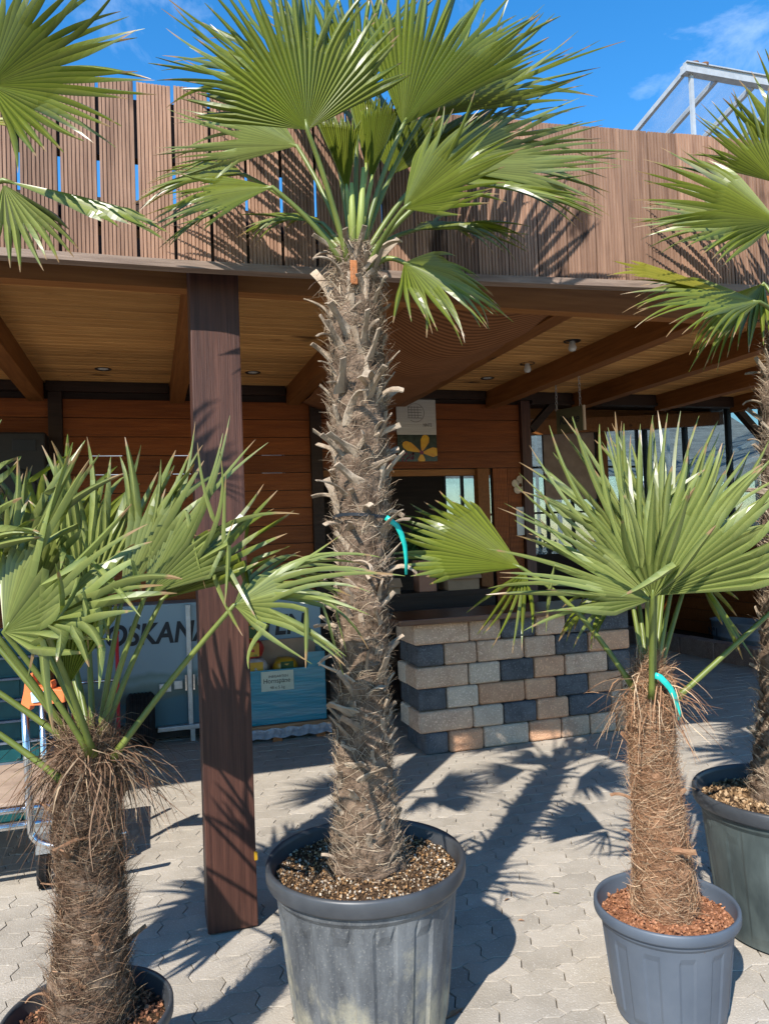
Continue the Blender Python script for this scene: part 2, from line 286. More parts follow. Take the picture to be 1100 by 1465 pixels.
class MB:
    def __init__(s): s.v = []; s.f = []
    def add(s, v, f):
        k = len(s.v); s.v += [Vector(x) for x in v]; s.f += [tuple(i+k for i in q) for q in f]; return s
    def box(s, lo, hi):
        (a, b, c), (d, e, g) = lo, hi
        return s.add([(a, b, c), (d, b, c), (d, e, c), (a, e, c), (a, b, g), (d, b, g), (d, e, g), (a, e, g)],
                     [(0, 3, 2, 1), (4, 5, 6, 7), (0, 1, 5, 4), (1, 2, 6, 5), (2, 3, 7, 6), (3, 0, 4, 7)])
    def beam(s, p, q, wd, ht, upv=(0, 0, 1)):
        p, q = Vector(p), Vector(q); d = (q-p).normalized(); sd = d.cross(Vector(upv)).normalized(); u = sd.cross(d)
        vs = []
        for e in (p, q):
            for a, b in ((-1, -1), (1, -1), (1, 1), (-1, 1)): vs.append(e + sd*(a*wd/2) + u*(b*ht/2))
        return s.add(vs, [(3, 2, 1, 0), (4, 5, 6, 7), (0, 1, 5, 4), (1, 2, 6, 5), (2, 3, 7, 6), (3, 0, 4, 7)])
    def tube(s, pts, rad, n=10, cap=True):
        pts = [Vector(p) for p in pts]; m = len(pts)
        rr = rad if isinstance(rad, (list, tuple)) else [rad]*m
        ref = Vector((.31, .17, .93)); vs = []
        t0 = (pts[1]-pts[0]).normalized(); a = t0.cross(ref).normalized()
        for i, p in enumerate(pts):
            t = (pts[min(i+1, m-1)] - pts[max(i-1, 0)]).normalized(); a = (a - t*a.dot(t)).normalized(); b = t.cross(a)
            for k in range(n):
                an = 2*math.pi*k/n; vs.append(p + (a*math.cos(an) + b*math.sin(an))*rr[i])
        fs = [(i*n+k, i*n+(k+1) % n, (i+1)*n+(k+1) % n, (i+1)*n+k) for i in range(m-1) for k in range(n)]
        if cap: fs += [tuple(reversed(range(n))), tuple(range((m-1)*n, m*n))]
        return s.add(vs, fs)
    def lathe(s, prof, c, n=48, f=None):
        vs = []
        for r, z in prof:
            for k in range(n):
                an = 2*math.pi*k/n; q = r if f is None else f(r, z, an)
                vs.append((c[0]+q*math.cos(an), c[1]+q*math.sin(an), c[2]+z))
        m = len(prof)
        return s.add(vs, [(i*n+k, i*n+(k+1) % n, (i+1)*n+(k+1) % n, (i+1)*n+k) for i in range(m-1) for k in range(n)])
    def build(s, name, m, parent=None, smooth=False): return obj(name, s.v, s.f, m, parent, smooth)
def bevel(o, wd=.004, seg=2):
    bm = bmesh.new(); bm.from_mesh(o.data)
    bmesh.ops.bevel(bm, geom=list(bm.edges), offset=wd, segments=seg, affect='EDGES', profile=.6, clamp_overlap=True)
    bm.to_mesh(o.data); bm.free(); return o
def box(name, lo, hi, m, parent=None, bev=0):
    o = MB().box(lo, hi).build(name, m, parent)
    return bevel(o, bev) if bev else o
def text(name, body, m, parent, loc, size, width=None, rot=(math.pi/2, 0, 0), shear=0, bold=0, ext=.0008):
    cu = bpy.data.curves.new(name, 'FONT'); cu.body = body; cu.size = size; cu.shear = shear; cu.offset = bold; cu.extrude = ext
    o = bpy.data.objects.new(name, cu); col.objects.link(o)
    bpy.context.view_layer.update()
    me = bpy.data.meshes.new_from_object(o.evaluated_get(bpy.context.evaluated_depsgraph_get())); bpy.data.objects.remove(o)
    me.materials.clear(); me.materials.append(m)
    t = link(name, me, parent, Vector(loc)-origin(parent), rot)
    if width:
        xs = [v.co.x for v in me.vertices]; t.scale.x = width/(max(xs)-min(xs))
    return t
def smoothstep(a, b, x):
    t = max(0, min(1, (x-a)/(b-a))); return t*t*(3-2*t)

# ------------------------------------------------------------------ ground and paving
g = MB().add([(-60, -60, -.05), (60, -60, -.05), (60, 60, -.05), (-60, 60, -.05)], [(0, 1, 2, 3)]).build('ground', M['ground']); tag(g, kind='structure')
bed = MB().add([(-6, -3, -.011), (11, -3, -.011), (11, 11, -.011), (-6, 11, -.011)], [(0, 1, 2, 3)]).build('paved_yard', M['bed']); tag(bed, kind='structure')
PL, PW, PA, PB = .205, .122, .0115, .0085
def paver_outline():
    pts = []
    wx = [(0, 0), (.125, 1), (.375, -1), (.5, 0), (.625, 1), (.875, -1)]
    wy = [(0, 0), (.30, -1), (.70, 1)]
    for t, s in wx: pts.append((t*PL, s*PB))
    for t, s in wy: pts.append((PL + s*PA, t*PW))
    for t, s in reversed(wx + [(1, 0)]):
        if t > 0: pts.append((t*PL, PW + s*PB))
    for t, s in reversed(wy + [(1, 0)]):
        if t > 0: pts.append((s*PA, t*PW))
    return [(x-PL/2, y-PW/2) for x, y in pts]
OUT = paver_outline(); NP = len(OUT)
def ring(k, z): return [(x*(1-k/PL*2), y*(1-k/PW*2), z) for x, y in OUT]
pv = ring(.0019, -.02) + ring(.0019, -.0018) + ring(.0031, 0)
pf = [(a*NP+i, a*NP+(i+1) % NP, (a+1)*NP+(i+1) % NP, (a+1)*NP+i) for a in (0, 1) for i in range(NP)] + [tuple(range(2*NP, 3*NP))]
pav_me = mesh('paver', pv, pf, M['paver'])
cells = []
for j in range(int(-1.0/PW), int(9.6/PW)):
    for i in range(int(-4.0/PL), int(8.6/PL)):
        x = (i+.5)*PL + (j % 2)*PL/2; y = (j+.5)*PW
        v = Vector((x, y, 0))-CAM; z = v.dot(FW); s = 0
        if z > .5:
            px, py, _ = proj((x, y, 0))
            if -20 < px < 1120 and py < 1490: s = 1/z
        cells.append((s, x, y))
cells.sort(reverse=True)
# pavers the photo shows largest: skip those buried under pots
hide = [(.633, 2.372, .23), (1.551, 2.101, .16), (-.184, 2.142, .16), (2.295, 2.356, .24), (.28, 3.19, .07)]
shown = [c for c in cells if c[0] > 0 and not any((c[1]-a)**2+(c[2]-b)**2 < r*r for a, b, r in hide)][:300]
sset = set((c[1], c[2]) for c in shown)
for s, x, y in shown:
    o = link('paver', pav_me, bed, Vector((x, y, rnd.uniform(-.0015, .0015))) - origin(bed), (rnd.gauss(0, .006), rnd.gauss(0, .005), rnd.gauss(0, .006)))
rest = [(x, y) for s, x, y in cells if (x, y) not in sset]
PVA = np.array(pv); n3 = len(pv); big = np.zeros((len(rest)*n3, 3)); bf = []
for k, (x, y) in enumerate(rest):
    big[k*n3:(k+1)*n3] = PVA + (x, y, rnd.uniform(-.0015, .0015)); bf += [tuple(q+k*n3 for q in f) for f in pf]
me = bpy.data.meshes.new('far_pavers'); me.from_pydata(big.tolist(), [], bf); me.materials.append(M['paver'])
fo = link('far_pavers', me, bed, Vector((0, 0, 0))-origin(bed)); tag(fo, kind='stuff')

# ------------------------------------------------------------------ pavilion (open timber sales pavilion)
pav = empty('timber_pavilion', (0, 4.5, 0))
tag(pav, 'open timber sales pavilion with brown plank fascia and pine ceiling', 'building')
def fy(x): return 2.97 - .067*max(0, x-.2)**1.2
def grooved(name, wd, th, ln, n, dep, m):
    """decking board along +Z, grooved face towards -Y, origin bottom centre"""
    pr = []
    for k in range(n):
        a = -wd/2 + wd*(k)/n; b = wd/n
        pr += [(a+b*.05, 0), (a+b*.68, 0), (a+b*.74, dep), (a+b*.99, dep)]
    pr[0] = (-wd/2, 0); pr[-2] = (wd/2-.001, 0); pr[-1] = (wd/2, .001)
    pr += [(wd/2, th), (-wd/2, th)]
    k = len(pr); vs = [(x, y, 0) for x, y in pr] + [(x, y, ln) for x, y in pr]
    fs = [(i, (i+1) % k, k+(i+1) % k, k+i) for i in range(k)] + [tuple(range(k-1, -1, -1)), tuple(range(k, 2*k))]
    return mesh(name, vs, fs, m)
# fascia: rails behind, trim strip below, boards one by one
fb = MB(); fb2 = MB()
xs = np.arange(-2.6, 6.4, .45)
for a, b in zip(xs[:-1], xs[1:]):
    for z0, z1, d0, d1 in ((3.03, 3.26, .026, .075), (2.615, 2.72, .026, .075)):
        A = Vector((a, fy(a), 0)); B = Vector((b, fy(b), 0))
        (fb if z0 < 2.9 else fb2).beam(A + Vector((0, .5*(d0+d1), .5*(z0+z1))), B + Vector((0, .5*(d0+d1), .5*(z0+z1))), d1-d0, z1-z0)
fascia = fb.build('fascia', M['darkwood'], pav); fb2.build('upper_rail', M['darkwood'], pav)
tr = MB()
for a, b in zip(xs[:-1], xs[1:]):
    tr.beam((a, fy(a)-.004, 2.612), (b, fy(b)-.004, 2.612), .055, .030)
tr.build('trim_strip', M['fascia_trim'], pav)
gb_gap = grooved('board', .1252, .024, .69, 9, .004, M['fascia'])
gb_tight = grooved('board', .1318, .024, .69, 9, .004, M['fascia'])
x = -2.55
while x < 6.3:
    tight = x > .78
    me = gb_tight if tight else gb_gap
    sl = (fy(x+.07)-fy(x-.07))/.14
    o = link('board', me, fascia, Vector((x, fy(x)+rnd.uniform(-.002, .002), 2.630+rnd.uniform(-.003, .003)))-origin(fascia), (0, rnd.gauss(0, .0016), math.atan(sl)))
    x += .1365 if tight else .1372
# header beams behind the post, and dark gutter board
MB().box((-2.7, 3.285, 2.63), (6.5, 3.36, 2.87)).build('header_beam', M['beamx'], pav)
MB().box((-2.7, 3.30, 2.985), (6.5, 3.34, 3.0)).build('gutter_board', M['darkwood'], pav)
# roof slab and ceiling planks
rs = MB().box((-4.2, 3.30, 2.91), (7.4, 6.9, 2.98)).build('roof_slab', M['darkwood'], pav)
cel = MB().box((-4.1, 3.37, 2.897), (7.3, 6.8, 2.909)).build('ceiling', M['darkwood'], pav)
cp = MB(); pr_ = [(-.0415, .006), (-.0415, .002), (-.0345, -.006), (.0345, -.006), (.0415, .002), (.0415, .006)]; cp.add([(x_, a_, b_) for x_ in (-5.6, 5.6) for a_, b_ in pr_], [(i, (i+1) % 6, 6+(i+1) % 6, 6+i) for i in range(6)] + [(5, 4, 3, 2, 1, 0), (6, 7, 8, 9, 10, 11)])
cpm = mesh('plank', cp.v, cp.f, M['ceilwood'])
y = 3.42
while y < 6.62:
    link('plank', cpm, cel, Vector((1.6, y, 2.888+rnd.uniform(-.001, .001)))-origin(cel)); y += .0885
for bx in (-1.84, -.84, .25, 1.235, 2.22, 3.15, 4.08, 5.05, 6.0):
    bevel(MB().box((bx-.058, 3.361, 2.725), (bx+.058, 6.56, 2.884)).build('rafter', M['beam'], pav), .004)
# back wall: unseen backing added to block light, openings shaped for bright slits
wl = MB()
for a, b, z0, z1 in ((-3.6, -.45, .1, 2.78), (-.2, .2, .1, 2.78), (.35, .95, .1, 2.78), (1.15, 1.4, .1, 2.78), (-.45, -.2, .1, 2.11), (-.45, -.2, 2.30, 2.78),
                     (.2, .35, .1, 2.11), (.2, .35, 2.30, 2.78), (.95, 1.15, .1, 2.11), (.95, 1.15, 2.30, 2.78), (1.48, 3.45, 2.16, 2.78)):
    wl.box((a, 6.60, z0), (b, 6.63, z1 if z1 < 2.7 else 2.905))
wl.box((3.45, 6.60, 2.801), (7.3, 6.63, 2.905))
wall = wl.build('wall', M['darkwood'], pav)
def hboard(name, x0, x1, z, ht, Y, m, parent, th=.024):
    me = grooved(name, ht, th, x1-x0, 11, .003, m)
    # lie the board along X: local Z -> X, local X -> -Z
    for v in me.vertices: c = v.co.copy(); v.co = (c.z, c.y, -c.x)
    me.flip_normals()
    return link(name, me, parent, Vector((x0, Y, z))-origin(parent), (0, 0, rnd.gauss(0, .0006)))
z = 2.673
while z > .1:
    hboard('board', -3.6, -.755, z, .148, 6.572, M['wallwood'], wall); hboard('board', -.645, 1.378, z, .148, 6.572, M['wallwood'], wall)
    z -= .1555
for z in (2.69, 2.535, 2.385, 2.23):
    hboard('board', 1.485, 3.445, z, .148, 6.572, M['wallwood'], wall)
for a, b in ((-3.6, -.83), (-.76, .18), (.33, 1.16), (1.31, 2.14), (2.30, 3.07), (3.23, 4.0), (4.16, 4.97), (5.13, 6.6)):
    MB().box((a, 6.50, 2.80), (b, 6.57, 2.88)).build('wall_plate', M['darkwood'], pav)
for x, wd in ((-.70, .105), (1.43, .10), (3.50, .10)):
    bevel(MB().box((x-wd/2, 6.53, 0), (x+wd/2, 6.64, 2.80)).build('wall_post', M['darkwood'] if x < 2 else M['post'], pav), .004)
MB().box((3.56, 6.50, 2.77), (6.7, 6.60, 2.80)).build('lintel', M['darkwood'], pav)
MB().beam((3.56, 6.56, 2.52), (3.83, 6.56, 2.79), .07, .07, (0, 1, 0)).build('brace', M['darkwood'], pav)
MB().beam((6.0, 6.56, 2.79), (6.35, 6.56, 2.45), .07, .07, (0, 1, 0)).build('brace', M['darkwood'], pav)
MB().box((6.55, 6.50, 0), (6.67, 6.60, 2.77)).build('wall_post', M['darkwood'], pav)
# narrow panel with vertical cladding beside the cash desk
pn = MB().box((3.14, 6.60, 0), (3.45, 6.63, 2.15)).build('side_panel', M['darkwood'], pav)
vb = grooved('board', .145, .022, 2.15, 9, .003, M['wallwood'])
for x in (3.22, 3.37): link('board', vb, pn, Vector((x, 6.575, 0))-origin(pn))
bevel(MB().box((2.98, 6.56, 0), (3.10, 6.66, 2.15)).build('door_post', M['beam'], pav), .004)
MB().box((1.48, 6.62, 2.09), (3.14, 6.70, 2.15)).build('door_head', M['beamx'], pav)
# front post
def front_post():
    x0, x1, y0, y1 = .178, .374, 3.10, 3.278
    o = MB().box((x0, y0, .006), (x1, y1, 2.90)).build('front_post', M['post'], pav); bevel(o, .005)
    return o
front_post()
box('post_foot', (.20, 3.13, -.008), (.35, 3.25, .008), M['galv'], pav)
MB().box((.366, 3.088, .27), (.378, 3.10, .30)).build('post_tag', M['yellow'], pav)
# rear room behind the cash desk
rr = MB().box((1.3, 6.92, 2.98), (7.3, 9.6, 3.05)).build('rear_roof', M['darkwood'], pav)
MB().box((1.2, 9.45, 0), (3.78, 9.53, 3.0)).build('rear_wall', M['darkwood'], pav)
MB().box((1.15, 6.72, 0), (1.25, 9.44, 3.0)).build('inner_wall', M['darkwood'], pav)
MB().box((3.6, 7.95, 2.86), (6.9, 8.05, 2.98)).build('tie_beam', M['beamx'], pav)
MB().beam((3.6, 7.2, 2.62), (7.0, 7.9, 2.88), .09, .16).build('tie_beam', M['beam'], pav)
MB().box((4.55, 8.08, 1.9), (5.25, 8.12, 2.84)).build('partition_panel', M['platform'], pav)
MB().box((5.28, 8.0, 0), (5.38, 8.10, 2.85)).build('inner_post', M['beam'], pav)

# brown shade cloth slung between two rafters
cv, cf = [], []; NX, NY = 22, 30
for j in range(NY+1):
    for i in range(NX+1):
        t = i/NX; s = j/NY
        x = 1.285 + t*(2.17-1.285); y = 3.37 + s*3.0
        z = 2.745 - .155*4*t*(1-t)*(.80+.2*math.sin(s*2.6+.5))*smoothstep(-.03, .22, s) + .008*math.sin(s*40+t*3) + .012*math.sin(t*9+s*5) - .02*s
        cv.append((x, y, z))
for j in range(NY):
    for i in range(NX): a = j*(NX+1)+i; cf.append((a, a+1, a+NX+2, a+NX+1))
o = obj('shade_cloth', cv, cf, M['shade'], None, True); tag(o, 'brown ribbed shade cloth sagging between two ceiling rafters', 'cloth')
md = o.modifiers.new('t', 'SOLIDIFY'); md.thickness = .004

# recessed spotlights
def spot(px, py, bulb):
    c = onz(px, py, 2.882); t = empty('ceiling_spotlight', c)
    MB().lathe([(.0, .0), (.045, .0), (.058, -.004), (.062, .0)], c, 24).build('ring', M['black'], t, True)
    if bulb: MB().lathe([(.0, -.075), (.022, -.07), (.03, -.05), (.022, -.02), (.018, -.002)], c, 16).build('bulb', M['bulb'], t, True)
    else: MB().lathe([(.0, -.006), (.03, -.004), (.04, .0)], c, 16).build('lens', M['bulb'], t, True)
    return t
for px, py, bl_, lb_ in ((148, 528, False, 'recessed black ceiling spotlight between the loudspeaker and the front post'), (362, 533, False, 'recessed black ceiling spotlight between the front post and the tall palm'),
                         (697, 541, False, 'flush black ceiling spotlight closest to the poster'), (897, 451, False, 'flush black ceiling spotlight close behind the fascia and header beam'),
                         (818, 488, True, 'ceiling spotlight with dangling glass bulb, closer to the fascia'), (754, 520, True, 'ceiling spotlight with dangling glass bulb, closer to the Kasse sign')):
    tag(spot(px, py, bl_), lb_, 'spotlight', 'ceiling spotlights')

# ------------------------------------------------------------------ stone block counter
ctr = empty('stone_counter', (2.6, 5.1, 0)); tag(ctr, 'cash counter of tan and anthracite stone blocks under dark wooden top', 'counter')
CY = 4.995
rows = [[97, 'tan', 340, 'tan', 480, 'anth', 628, 'tan', 760, 'anth', 900, 'anth', 1038],
        [115, 'anth', 232, 'tan', 375, 'tan', 580, 'tan', 718, 'anth', 860, 'orange', 1040],
        [105, 'tan', 338, 'light', 478, 'anth', 622, 'orange', 757, 'tan', 945, 'anth', 1042],
        [120, 'anth', 242, 'light', 384, 'orange', 585, 'orange', 722, 'anth', 862, 'orange', 1005, 'tan', 1045],
        [118, 'tan', 357, 'light', 492, 'anth', 636, 'orange', 777, 'anth', 960, 'tan', 1048],
        [150, 'anth', 252, 'orange', 403, 'light', 605, 'orange', 745, 'tan', 870, 'tan', 985, 'orange', 1052]]
ymid = [180, 265, 350, 440, 540, 640]
BH = .1535
def block(lo, hi, m):
    o = MB().box(lo, hi).build('block', m, ctr); me = o.data
    bm = bmesh.new(); bm.from_mesh(me)
    bmesh.ops.bevel(bm, geom=list(bm.edges), offset=.021, segments=3, affect='EDGES', profile=.55)
    for v in bm.verts: v.co += Vector((rnd.uniform(-.0022, .0022), rnd.uniform(-.0022, .0022), rnd.uniform(-.0022, .0022)))
    bm.to_mesh(me); bm.free()
    me.polygons.foreach_set('use_smooth', [True]*len(me.polygons)); return o
for k, rw in enumerate(rows):
    z0 = (5-k)*BH; z1 = z0+BH
    for i in range(0, len(rw)-1, 2):
        xa = onY(560+rw[i]/3.056, 850+(ymid[k]-.11*(rw[i]-100))/3.056, CY).x; xb = onY(560+rw[i+2]/3.056, 850+(ymid[k]-.11*(rw[i+2]-100))/3.056, CY).x
        dy = rnd.uniform(-.006, .006); dp = .24 if i == 0 else .20
        block((xa+.003, CY+dy, z0+.002), (xb-.003, CY+dp, z1-.002), M[rw[i+1]])
    xa = onY(560+rw[0]/3.056, 850+ymid[k]/3.056, CY).x
    block((xa+.004, CY+.245, z0+.0015), (xa+.20, CY+.42, z1-.0015), M[rw[1] if k % 2 else rw[3]])
bevel(MB().box((1.60, 4.90, 6*BH+.001), (3.62, 5.50, 6*BH+.042)).build('countertop', M['counterwood'], ctr), .006)
box('core_panel', (1.85, 5.24, 0), (3.40, 5.40, 6*BH), M['darkwood'], ctr)
# desk, sideboard and goods behind the counter
dk = empty('till_desk', (2.6, 5.85, 0)); tag(dk, 'dark low till desk standing behind the stone counter', 'desk')
box('desktop', (1.95, 5.6, .72), (3.4, 6.1, .76), M['darkwood'], dk); box('side', (1.97, 5.62, 0), (2.01, 6.08, .72), M['darkwood'], dk); box('side', (3.34, 5.62, 0), (3.38, 6.08, .72), M['darkwood'], dk); box('back', (2.01, 5.64, .1), (3.34, 5.66, .719), M['darkwood'], dk)
sb = empty('sideboard', (2.5, 6.5, 0)); tag(sb, 'dark wooden sideboard under the boxes behind the counter', 'sideboard')
box('top', (1.7, 6.18, 1.0), (2.96, 6.55, 1.04), M['darkwood'], sb); box('front', (1.72, 6.20, .05), (2.94, 6.22, 1.0), M['darkwood'], sb); box('side', (1.72, 6.22, 0), (1.75, 6.54, 1.0), M['darkwood'], sb); box('side', (2.91, 6.22, 0), (2.94, 6.54, 1.0), M['darkwood'], sb)
def bx_at(name, x0, x1, y0, y1, Y, dp, m, parent=None, zb=None, bev=.004):
    a = onY(x0, y1, Y); b = onY(x1, y0, Y)
    return box(name, (a.x, Y, a.z if zb is None else zb), (b.x, Y+dp, b.z), m, parent, bev)
tag(bx_at('planter_box', 600, 623, 801, 840, 6.25, .16, M['terracotta'], zb=1.04), 'square terracotta planter on the sideboard behind the counter', 'planter')
def carton(x0, x1, z0, h, y, dp):
    t = empty('carton', ((x0+x1)/2, y+dp/2, z0)); e = .006
    box('base', (x0, y, z0), (x1, y+dp, z0+e), M['card'], t); box('wall', (x0, y, z0+e), (x1, y+e, z0+h), M['card'], t); box('wall', (x0, y+dp-e, z0+e), (x1, y+dp, z0+h), M['card'], t)
    box('wall', (x0, y+e, z0+e), (x0+e, y+dp-e, z0+h), M['card'], t); box('wall', (x1-e, y+e, z0+e), (x1, y+dp-e, z0+h), M['card'], t)
    o = MB().add([(x0, y, z0+h), (x1, y, z0+h), (x1, y-.06, z0+h-.07), (x0, y-.06, z0+h-.07)], [(0, 1, 2, 3)]).build('flap', M['card'], t); md = o.modifiers.new('t', 'SOLIDIFY'); md.thickness = .004
    return t
tag(carton(2.50, 2.80, 1.04, .17, 6.22, .24), 'open cardboard carton with its front flap hanging down on the sideboard', 'carton')
tag(carton(1.75, 2.05, 1.0+.04, .13, 6.20, .2), 'small cardboard carton beside the palm trunk on the sideboard', 'carton')
yb = empty('yellow_bottle', (2.62, 6.49, 1.04)); tag(yb, 'yellow plastic bottle standing behind the open carton', 'bottle')
MB().lathe([(0, 0), (.05, 0), (.052, .02), (.052, .20), (.04, .235), (.018, .25), (.018, .27)], (2.62, 6.49, 1.04), 20).build('body', M['yellow'], yb, True)
MB().lathe([(.022, .27), (.022, .30), (0, .305)], (2.62, 6.49, 1.04), 16).build('cap', M['bagred'], yb, True)
def bush(name, c, rx, rz, n, label, m, leaf=.06, seed=1, pot=None):
    q = random.Random(seed); t = empty(name, c); mb = MB()
    for k in range(n):
        u = Vector((q.gauss(0, 1), q.gauss(0, 1), q.gauss(0, 1))).normalized()*(q.random()**.4)
        p = Vector(c) + Vector((u.x*rx, u.y*rx, rz + u.z*rz)); d = (Vector((u.x, u.y, .4+u.z*.5)) + Vector((q.gauss(0, .4), q.gauss(0, .4), q.gauss(0, .4)))).normalized()
        s = d.cross(Vector((q.gauss(0, 1), q.gauss(0, 1), .3))).normalized(); l = leaf*q.uniform(.6, 1.4)
        mb.add([p, p+d*l*.45+s*l*.2, p+d*l-Vector((0, 0, l*.25)), p+d*l*.45-s*l*.2], [(0, 1, 2, 3)])
    mb.build('foliage', m, t)
    st = MB()
    for k in range(5):
        a = k*1.3; st.tube([c, Vector(c)+Vector((math.cos(a)*rx*.3, math.sin(a)*rx*.3, rz)), Vector(c)+Vector((math.cos(a)*rx*.6, math.sin(a)*rx*.6, rz*1.6))], [.01, .007, .003], 6)
    st.build('stem', M['trunk'], t); tag(t, label, 'plant'); return t
pb = onY(611, 801, 6.33)
bush('leafy_plant', (pb.x, 6.33, pb.z-.02), .13, .16, 160, 'dark leafy plant growing in the square terracotta planter', M['plantgreen'], .12, 3)

# poster with emblem and flower picture
ps = empty('poster', (2.37, 6.55, 2.5)); tag(ps, 'white poster with round emblem over a yellow flower picture', 'poster')
A, B = onY(566, 571, 6.55), onY(625.5, 660, 6.55); PXA, PXB, PZT, PZB = A.x, B.x, A.z, B.z; mid = onY(600, 622, 6.55).z
box('sheet', (PXA, 6.546, mid), (PXB, 6.552, PZT), M['poster'], ps); box('picture', (PXA, 6.546, PZB), (PXB, 6.552, mid-.001), M['poster_green'], ps)
cx_, cz_ = PXA+.48*(PXB-PXA), mid+.62*(PZT-mid)
MB().tube([(cx_+.085*math.cos(a), 6.545, cz_+.085*math.sin(a)) for a in np.linspace(-2.2, 2.6, 40)], .0018, 6).build('emblem_ring', M['ink2'], ps)
em = MB()
for k in range(5): em.box((cx_-.075, 6.5440, cz_-.05+k*.025), (cx_+.06, 6.5458, cz_-.046+k*.025))
for k in range(4): em.box((cx_-.07+k*.03, 6.5442, cz_-.05), (cx_-.066+k*.03, 6.5457, cz_+.06))
em.build('emblem_lattice', M['ink2'], ps)
text('lettering', 'NNTE', M['ink2'], ps, (PXB-.13, 6.545, mid+.075), .045, .085)
fc = Vector((PXA+.60*(PXB-PXA), 6.5445, PZB+.33*(mid-PZB)))
for an, ln, wd in ((155, .20, .085), (72, .17, .085), (2, .17, .09), (268, .10, .075)):
    vs = []; c, s = math.cos(R(an)), math.sin(R(an))
    for t, ww in ((0, .01), (.35, .6), (.65, 1), (.9, .8), (1, .3)): vs.append((t, ww))
    pts = [fc + Vector((c*t*ln - s*q*wd*ww*.5, -.0003, s*t*ln + c*q*wd*ww*.5)) for q in (1,) for t, ww in vs] + [fc + Vector((c*t*ln + s*wd*ww*.5, -.0003, s*t*ln - c*wd*ww*.5)) for t, ww in reversed(vs)]
    pts = [Vector((max(PXA, min(PXB, p.x)), p.y, max(PZB, min(mid, p.z)))) for p in pts]
    obj('petal', pts, [tuple(range(len(pts)))], M['petal'], ps)
MB().lathe([(0, 0), (.02, .001), (.022, 0)], (0, 0, 0), 14).v
eye = MB(); eye.add([fc+Vector((.02*math.cos(a), -.001, .02*math.sin(a))) for a in np.linspace(0, 2*math.pi, 13)[:-1]], [tuple(range(12))]); eye.build('flower_eye', M['purple'], ps)
bl = MB()
for k in range(26):
    p = Vector((PXA+rnd.uniform(.02, .16), 6.5442, PZB+rnd.uniform(.005, .075))); r_ = rnd.uniform(.006, .012)
    bl.add([p+Vector((r_*math.cos(a), 0, r_*math.sin(a))) for a in np.linspace(0, 2*math.pi, 8)[:-1]], [tuple(range(7))])
tag(bl.build('berry_dots', M['purple'], ps), kind='stuff')

# wooden flower ornament and paper note on the side panel
fo_ = empty('flower_ornament', (3.33, 6.56, 1.95)); tag(fo_, 'pale wooden flower cut-out hanging on the cladding beside the cash desk', 'ornament')
fcn = onY(744, 694, 6.565)
for k in range(5):
    an = math.pi/2 + k*2*math.pi/5; c = fcn + Vector((.055*math.cos(an), 0, .055*math.sin(an)))
    vs = [c + Vector((.038*math.cos(a), d, .038*math.sin(a))) for d in (-.006, .006) for a in np.linspace(0, 2*math.pi, 15)[:-1]]
    obj('petal', vs, [tuple(range(14))] + [tuple(range(27, 13, -1))] + [(i, 14+i, 14+(i+1) % 14, (i+1) % 14) for i in range(14)], M['cream'], fo_)
o = bx_at('paper_note', 740, 756, 725, 766, 6.562, .003, M['paper'], bev=0); tag(o, 'white paper notice pinned below the wooden flower', 'notice')
pt = onY(742, 731, 6.561)
for k in range(9): text('print_line', '-- --- -- ----', M['ink2'], o, (pt.x, 6.5605, pt.z-.018*k), .016, .085)

# hanging sign
ks = empty('hanging_sign', onY(822, 600, 5.8)); tag(ks, 'dark slate sign reading Kasse hung on two chains', 'sign')
sa, sbp = onY(803.5, 587, 5.85), onY(838, 622, 5.62)
sg = MB(); T0, T1 = Vector((sa.x, 5.95, 0)), Vector((sbp.x, 5.66, 0)); zt, zb_ = sa.z+.015, sa.z-.20
dv = (T1-T0).normalized(); nv = Vector((dv.y, -dv.x, 0))
sg.add([T0+Vector((0, 0, zb_)), T1+Vector((0, 0, zb_)), T1+Vector((0, 0, zt)), T0+Vector((0, 0, zt))] + [p+q-nv*.018 for p, q in ((T0, Vector((0, 0, zb_))), (T1, Vector((0, 0, zb_))), (T1, Vector((0, 0, zt))), (T0, Vector((0, 0, zt))))],
       [(0, 1, 2, 3), (7, 6, 5, 4), (0, 4, 5, 1), (1, 5, 6, 2), (2, 6, 7, 3), (3, 7, 4, 0)])
sg.build('board', M['kasse'], ks)
sg2 = MB().add([T1+Vector((0, 0, zb_))+dv*.001, T1+dv*.016+Vector((0, 0, zb_)), T1+dv*.016+Vector((0, 0, zt)), T1+Vector((0, 0, zt))+dv*.001] + [T1+dv*.001-nv*.02+Vector((0, 0, zb_)), T1+dv*.016-nv*.02+Vector((0, 0, zb_)), T1+dv*.016-nv*.02+Vector((0, 0, zt)), T1+dv*.001-nv*.02+Vector((0, 0, zt))], [(0, 1, 2, 3), (7, 6, 5, 4), (0, 4, 5, 1), (1, 5, 6, 2), (2, 6, 7, 3), (3, 7, 4, 0)]).build('edge', M['cream'], ks)
text('lettering', 'Kasse', M['ink'], ks, T0 + dv*.03 + nv*.002 + Vector((0, 0, zt-.135)), .105, (T1-T0).length-.07, rot=(math.pi/2, 0, math.atan2(dv.y, dv.x)), shear=.2, bold=.002)
for T, px in ((T0+dv*.0, 0), (T1-dv*.03, 1)):
    z = zt-.01; k = 0; base = T - nv*.009
    while z < 2.885:
        a = R(90*(k % 2)); pts = [base + Vector((math.cos(a)*.009*math.cos(q), math.sin(a)*.009*math.cos(q), z+.017+.019*math.sin(q))) for q in np.linspace(0, 2*math.pi, 11)]
        MB().tube(pts, .0026, 5, False).build('chain_link', M['galv'], ks, True); z += .029; k += 1

